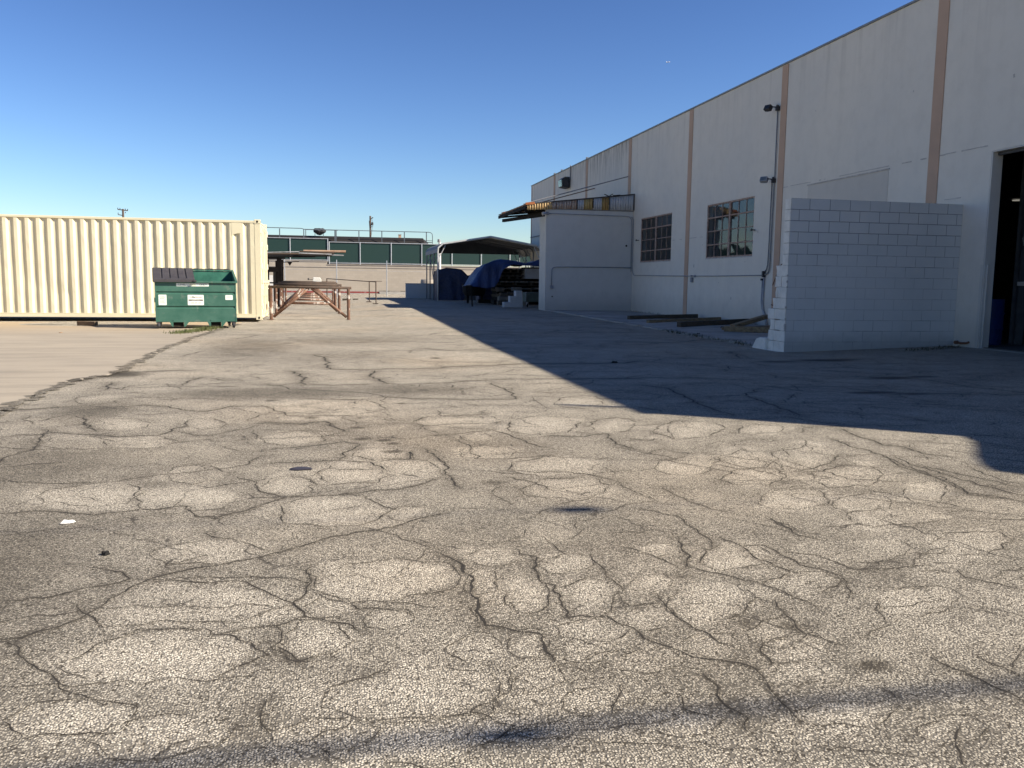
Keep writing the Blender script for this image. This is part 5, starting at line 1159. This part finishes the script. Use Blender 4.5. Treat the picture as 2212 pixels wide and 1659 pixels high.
# =============================================================== TARPS AND STORED GOODS
TARP,nt,b=newmat('blue_tarp'); v=coords(nt); n=noise(nt,v,1.5,5,.6)
L(nt,mix(nt,ramp(nt,n,[(.35,0.),(.7,1.)]),(.010,.033,.13),(.006,.02,.08)),b.inputs['Base Color']); b.inputs['Roughness'].default_value=.5; bump(nt,b,noise(nt,mapv(nt,v,(2,2,.8)),2.2,6,.62,),.9,.08)
TARPD,nt,b=newmat('dark_blue_tarp'); v=coords(nt); n=noise(nt,v,1.5,5,.6)
L(nt,mix(nt,ramp(nt,n,[(.35,0.),(.7,1.)]),(.005,.013,.05),(.003,.008,.03)),b.inputs['Base Color']); b.inputs['Roughness'].default_value=.5; bump(nt,b,noise(nt,mapv(nt,v,(1,1,2)),2.5,6,.62),1,.1)
def drape(name,prof,y0,y1,zb,m,lbl,back=.15):
    # prof: (x, ztop, zhem) along x; front cloth hangs from top edge to the hem, top runs back
    M=MB(); xs_=np.linspace(prof[0][0],prof[-1][0],70); zt=np.interp(xs_,[p[0] for p in prof],[p[1] for p in prof]); zh=np.interp(xs_,[p[0] for p in prof],[p[2] for p in prof])
    rows=[]; nh=16; nt_=14
    for j in range(nh+1):
        t=j/nh; rows.append([(x+.04*math.sin(7*z_+x*3)*(1-t),y0-.22*(1-t)**.7*(1) -.05*math.sin(x*9+2*math.sin(x*2.3))*(1-t)-.07*mn.noise(Vector((x*1.7,t*2,1))),h+(z_-h)*t) for x,z_,h in zip(xs_,zt,zh)])
    for j in range(1,nt_+1):
        t=j/nt_; rows.append([(x,y0+(y1-y0)*t,z_+.10*mn.noise(Vector((x*1.3,t*4,3)))-back*t) for x,z_ in zip(xs_,zt)])
    vv=[p for r in rows for p in r]; w_=len(xs_)
    M.add(vv,[(j*w_+i,j*w_+i+1,(j+1)*w_+i+1,(j+1)*w_+i) for j in range(len(rows)-1) for i in range(w_-1)])
    # side skirts
    for i in (0,w_-1):
        for j in range(nh,len(rows)-1):
            a,bb=rows[j][i],rows[j+1][i]; h=zh[i]; M.add([a,bb,(bb[0],bb[1],h),(a[0],a[1],h)],[(0,1,2,3)])
    o=M.build(name,m,smooth=True,fixn=False); tag(o,lbl,'tarpaulin'); return o
drape('tarp_pile',[(6.5,2.02,.03),(6.7,2.0,.03),(7.1,2.12,.03),(7.7,2.08,.04),(8.05,2.02,.03),(8.2,1.9,.05),(8.45,1.65,.9)],56,58.5,0,TARPD,'dark blue tarpaulin mound at the left carport post')
drape('tarp_pile',[(8.3,1.75,.5),(8.7,1.62,.4),(9.4,1.72,.3),(10.4,1.6,.2)],60,61,0,TARPD,'low dark tarpaulin between the two blue heaps, farthest back')
drape('tarp',[(7.10,1.10,1.0),(7.25,1.25,.98),(7.5,1.7,.96),(7.9,2.19,.90),(8.4,2.36,.98),(8.65,2.42,1.25),(8.85,2.45,1.9),(9.3,2.42,2.18),(10.1,2.28,2.15),(10.45,2.30,2.12),(10.9,2.5,2.1),(11.6,2.6,2.1)],46,49,0,TARP,'bright blue tarpaulin thrown over the stacked goods beside the bay wall')
mats=[WD,mat('grimy_wood',(.11,.09,.07),(.06,.05,.04),rough=.95,scale=5,bmp=.4),BLACK,mat('dull_concrete',(.20,.18,.155),(.14,.125,.11),rough=.95,scale=4,bmp=.4)]
names=['board_stack','pallet']
lb=['lowest layer of the stack under the blue tarpaulin','second layer up in the stack under the tarpaulin','third layer up in the stack under the tarpaulin','fourth layer up in the stack, half lit','top layer of the stack just under the tarpaulin']
for i,z in enumerate((.30,.62,.98,1.32,1.66)):
    T=thing('pallet',(9.9,46.4,z),lb[i],'pallet','goods stacked under the blue tarpaulin'); x0=8.75+random.uniform(-.12,.15); x1=10.3 if i>2 else 11.5
    M=MB()
    for k in range(9): 
        y=46.3+k*.28; M.box(x0+random.uniform(-.04,.04),x1,y,y+.2,z+.22,z+.25)
    M.build('deck',mats[1],T)
    M=MB()
    for k in range(4): xk=x0+.02+(x1-x0-.14)*k/3; M.box(xk,xk+.1,46.32,48.7,z+.11,z+.22)
    M.box(x0,x1,46.33,46.5,z+.08,z+.108); M.build('bearer',mats[0],T)
    M=MB()
    for k in range(int((x1-x0)/.28)): M.box(x0+.05+k*.28,x0+.05+k*.28+random.uniform(.12,.26),46.28,47.5,z+.252,z+.252+random.uniform(.03,.075))
    M.build('goods',mats[random.choice((0,1,3))],T)
BOXW=mat('pale_crate',(.42,.40,.38),(.33,.3,.28),rough=.9,scale=3,spots=.62,spotc=(.15,.1,.08),spotscale=3)
T=thing('crate',(10.9,46,1.4),'pale crate on the stack right against the bay wall corner','crate')
M=MB(); M.box(10.12,11.5,45.9,47,1.43,2.0); M.build('box',BOXW,T,bev=.01); M=MB(); M.box(10.08,11.5,45.86,46.9,1.98,2.05); M.build('lid_board',mats[0],T)
T=thing('rubble_heap',(8.7,46.0,0),'rough concrete blocks stacked left of the white steps','concrete blocks')
for i,(x,z,w_) in enumerate(((8.5,.02,.55),(8.55,.25,.5),(8.62,.48,.42),(9.15,.02,.45),(9.1,.50,.6),(9.6,.02,.5),(8.48,.72,.35),(9.3,.76,.5))):
    M=MB(); M.box(x,x+w_,45.3,45.8,z,z+.20,jit=.02); M.build('block',mats[3] if i%2 else mats[1],T,bev=.02)
M=MB(); M.box(8.8,11.5,47.2,48.9,.02,2.0); M.box(8.4,9.4,46.0,47.0,.0,.25); tag(M.build('dark_core',BLACK),'black filler boxes added in the core of the covered stack','goods')  # black boxes added to darken the see-through gaps in the stack
M=MB(); M.box(8.35,9.7,50.8,51.6,.02,1.25,jit=.06); tag(M.build('dark_filler',TARPD,bev=.05),'dark filler box added in the gap below the bright blue tarpaulin','filler box')  # dark filler added to close a bright gap under the tarpaulin
# white steps
T=thing('step_block',(8.45,41,0),'small white three-step mounting block in front of the stack','steps')
zt=.012
M=MB(); M.prism([(8.0,zt),(8.92,zt),(8.88,.82),(8.575,.82),(8.575,.555),(8.29,.555),(8.29,.265),(8.0,.265)],'y',41,41.55); M.build('body',mat('step_white',(.45,.45,.45),(.38,.38,.38),rough=.8,scale=3),T,bev=.01)
M=MB()
for x0,x1,z in ((8.0,8.29,.265),(8.29,8.575,.555),(8.575,8.88,.82)): M.box(x0+.01,x1-.01,41.01,41.54,z+.001,z+.006)
M.build('tread',PIPEG,T)
# cart beside the wall corner
T=thing('cart',(9.55,41.8,0),'greenish grey wheeled cart half hidden by the bay wall corner','cart')
CG=mat('cart_green',(.13,.15,.12),(.09,.10,.08),rough=.8,scale=4)
M=MB(); M.box(9.22,10.3,41.7,42.6,.27,.74); M.build('body',CG,T,bev=.02)
for x in (9.32,10.2):
    M=MB(); M.tube([(x-.03,41.8,.10),(x+.03,41.8,.10)],.09,14); M.build('wheel',BLACK,T)
    M=MB(); M.box(x-.05,x+.05,41.77,41.83,.12,.27); M.build('wheel_fork',PIPEG,T)
M=MB(); M.tube([(9.24,41.72,.3),(9.24,41.72,.76)],.02,6); M.tube([(9.95,41.75,.74),(9.95,41.75,1.35)],.02,6); M.build('frame_tube',PIPEG,T)
# trestle table with black tub
T=thing('trestle',(6.95,45,0),'dark trestle on thin legs in front of the tarpaulins','trestle')
for x,y in ((6.62,42.2),(7.34,48.6)):
    M=MB(); M.tube([(x,y,.01),(x-.06,y,1.02)],.035,8); M.build('leg',BLACK,T)
M=MB(); M.beam((6.42,42.2,1.03),(7.6,48.8,.98),.25,.05); M.build('top',BLACK,T)
T=thing('tub',(7.6,50,.5),'black rounded tub hanging low under the bright blue tarpaulin','tub')
M=MB(); M.tube([(7.95,50,.42),(7.95,50,.5),(7.95,50,.62),(7.95,50,1.1)],.55,20,r2=.72); M.build('body',BLACK,T,smooth=True)
M=MB(); M.box(7.5,7.6,49.6,49.7,.01,.45); M.box(8.3,8.4,49.6,49.7,.01,.45); M.build('leg',BLACK,T)
T=thing('concrete_footing',(8.6,49.5,0),'pale grey footing with a dark bar lying under the trestle','footing')
M=MB(); M.box(8.1,9.6,49.6,50.2,.01,.16,jit=.02); M.build('base',mats[3],T,bev=.02); M=MB(); M.box(8.1,9.0,49.2,49.5,.01,.22); M.build('bar',BLACK,T)
T=thing('crumpled_sheet',(9.0,55.5,0),'crumpled pale sheet and pipe between the two blue heaps','debris')
M=MB(); M.prism([(8.35,.02),(9.5,.02),(9.7,.5),(9.2,.75),(8.9,1.3),(8.6,1.5),(8.42,1.2)],'y',57.5,57.9); M.build('sheet',mat('grey_sheet',(.17,.17,.175),(.1,.1,.11),rough=.8,scale=2.5,bmp=1,fine=5,bd=.1),T,bev=.04)
M=MB(); M.tube([(9.15,57.2,.38),(9.5,57.2,.1)],.05,8); M.build('pipe',PIPEG,T)
# low pale panel left of the carport
T=thing('low_panel',(5.8,62,0),'low pale grey panel left of the carport posts','panel')
M=MB(); M.box(4.9,6.95,62,62.12,.0,1.05); M.build('board',mat('pale_panel',(.46,.48,.49),(.42,.44,.45),rough=.8,scale=2),T)
M=MB(); M.box(4.88,6.97,61.98,62.14,1.05,1.075); M.build('top_edge',GALV,T)
T=thing('round_drum',(6.6,66,0),'pale rounded drum behind the low grey panel','drum')
M=MB(); M.tube([(6.4,66,.7),(7.9,66,.7)],.66,24); M.build('body',BEI,T,smooth=True); M=MB(); M.box(6.6,6.8,65.6,66.4,0,.3);M.box(7.4,7.6,65.6,66.4,0,.3); M.build('stand',DARKM,T)
# strip of old paving in front of low panel is part of ground

SECT=False
# =============================================================== OVERHEAD CABLES (behind the viewpoint; their soft shadows cross the foreground)
T=thing('overhead_cable',(5,-2.28,8),'thick overhead cable with a splice case strung behind the viewpoint','cable')
M=MB(); pts=[(x,-2.28,8.0+.0006*(x-11)**2) for x in np.linspace(-30,45,40)]; M.tube(pts,.027,8); M.build('cable',BLACK,T)
M=MB(); M.tube([(10.31,-2.28,7.95),(10.34,-2.28,7.96),(10.44,-2.28,7.96),(10.47,-2.28,7.95)],.05,12); M.build('splice_case',BLACK,T)
T=thing('service_wire',(5,-.06,8),'thin overhead wire with a small splice case behind the viewpoint','cable')
M=MB(); M.tube([(x,-.06,8.0+.0006*(x-11)**2) for x in np.linspace(-30,45,40)],.006,6); M.build('wire',BLACK,T)
M=MB(); M.tube([(11.15,-.06,7.96),(11.18,-.06,7.98),(11.32,-.06,7.98),(11.34,-.06,7.96)],.055,12); M.build('splice_case',BLACK,T)
for x,l in ((-30,'wooden utility pole holding the cables, far left behind the viewpoint'),(45,'wooden utility pole holding the cables, far right behind the viewpoint')):
    T=thing('utility_pole',(x,-2,0),l,'utility pole')
    M=MB(); M.tube([(x,-2,-.2),(x,-2,10)],.17,10,r2=.12); M.build('pole',PW,T,smooth=True); M=MB(); M.beam((x,-3.5,8.5),(x,.5,8.5),.1,.1); M.build('crossarm',PW,T)

# =============================================================== AIRPLANE
PL=mat('airliner_white',(.85,.85,.85),rough=.4,bmp=0)
T=thing('airplane',(1560,4000,1050),'tiny white airplane high in the blue sky','airplane')
M=MB(); M.tube([(1552,4000,1049),(1554,4000,1049.5),(1568,4000,1052),(1570,4000,1052.5)],1.3,12); M.build('fuselage',PL,T)
M=MB(); M.prism([(1558,4000),(1562,4000),(1557,4013),(1555,4013)],'z',1050,1050.6); M.prism([(1558,4000),(1562,4000),(1557,3987),(1555,3987)],'z',1050,1050.6); M.build('wing',PL,T)
M=MB(); M.prism([(1552,1050),(1555,1050),(1552,1054.5),(1550.5,1054.5)],'y',3999.8,4000.2); M.build('tail',PL,T)
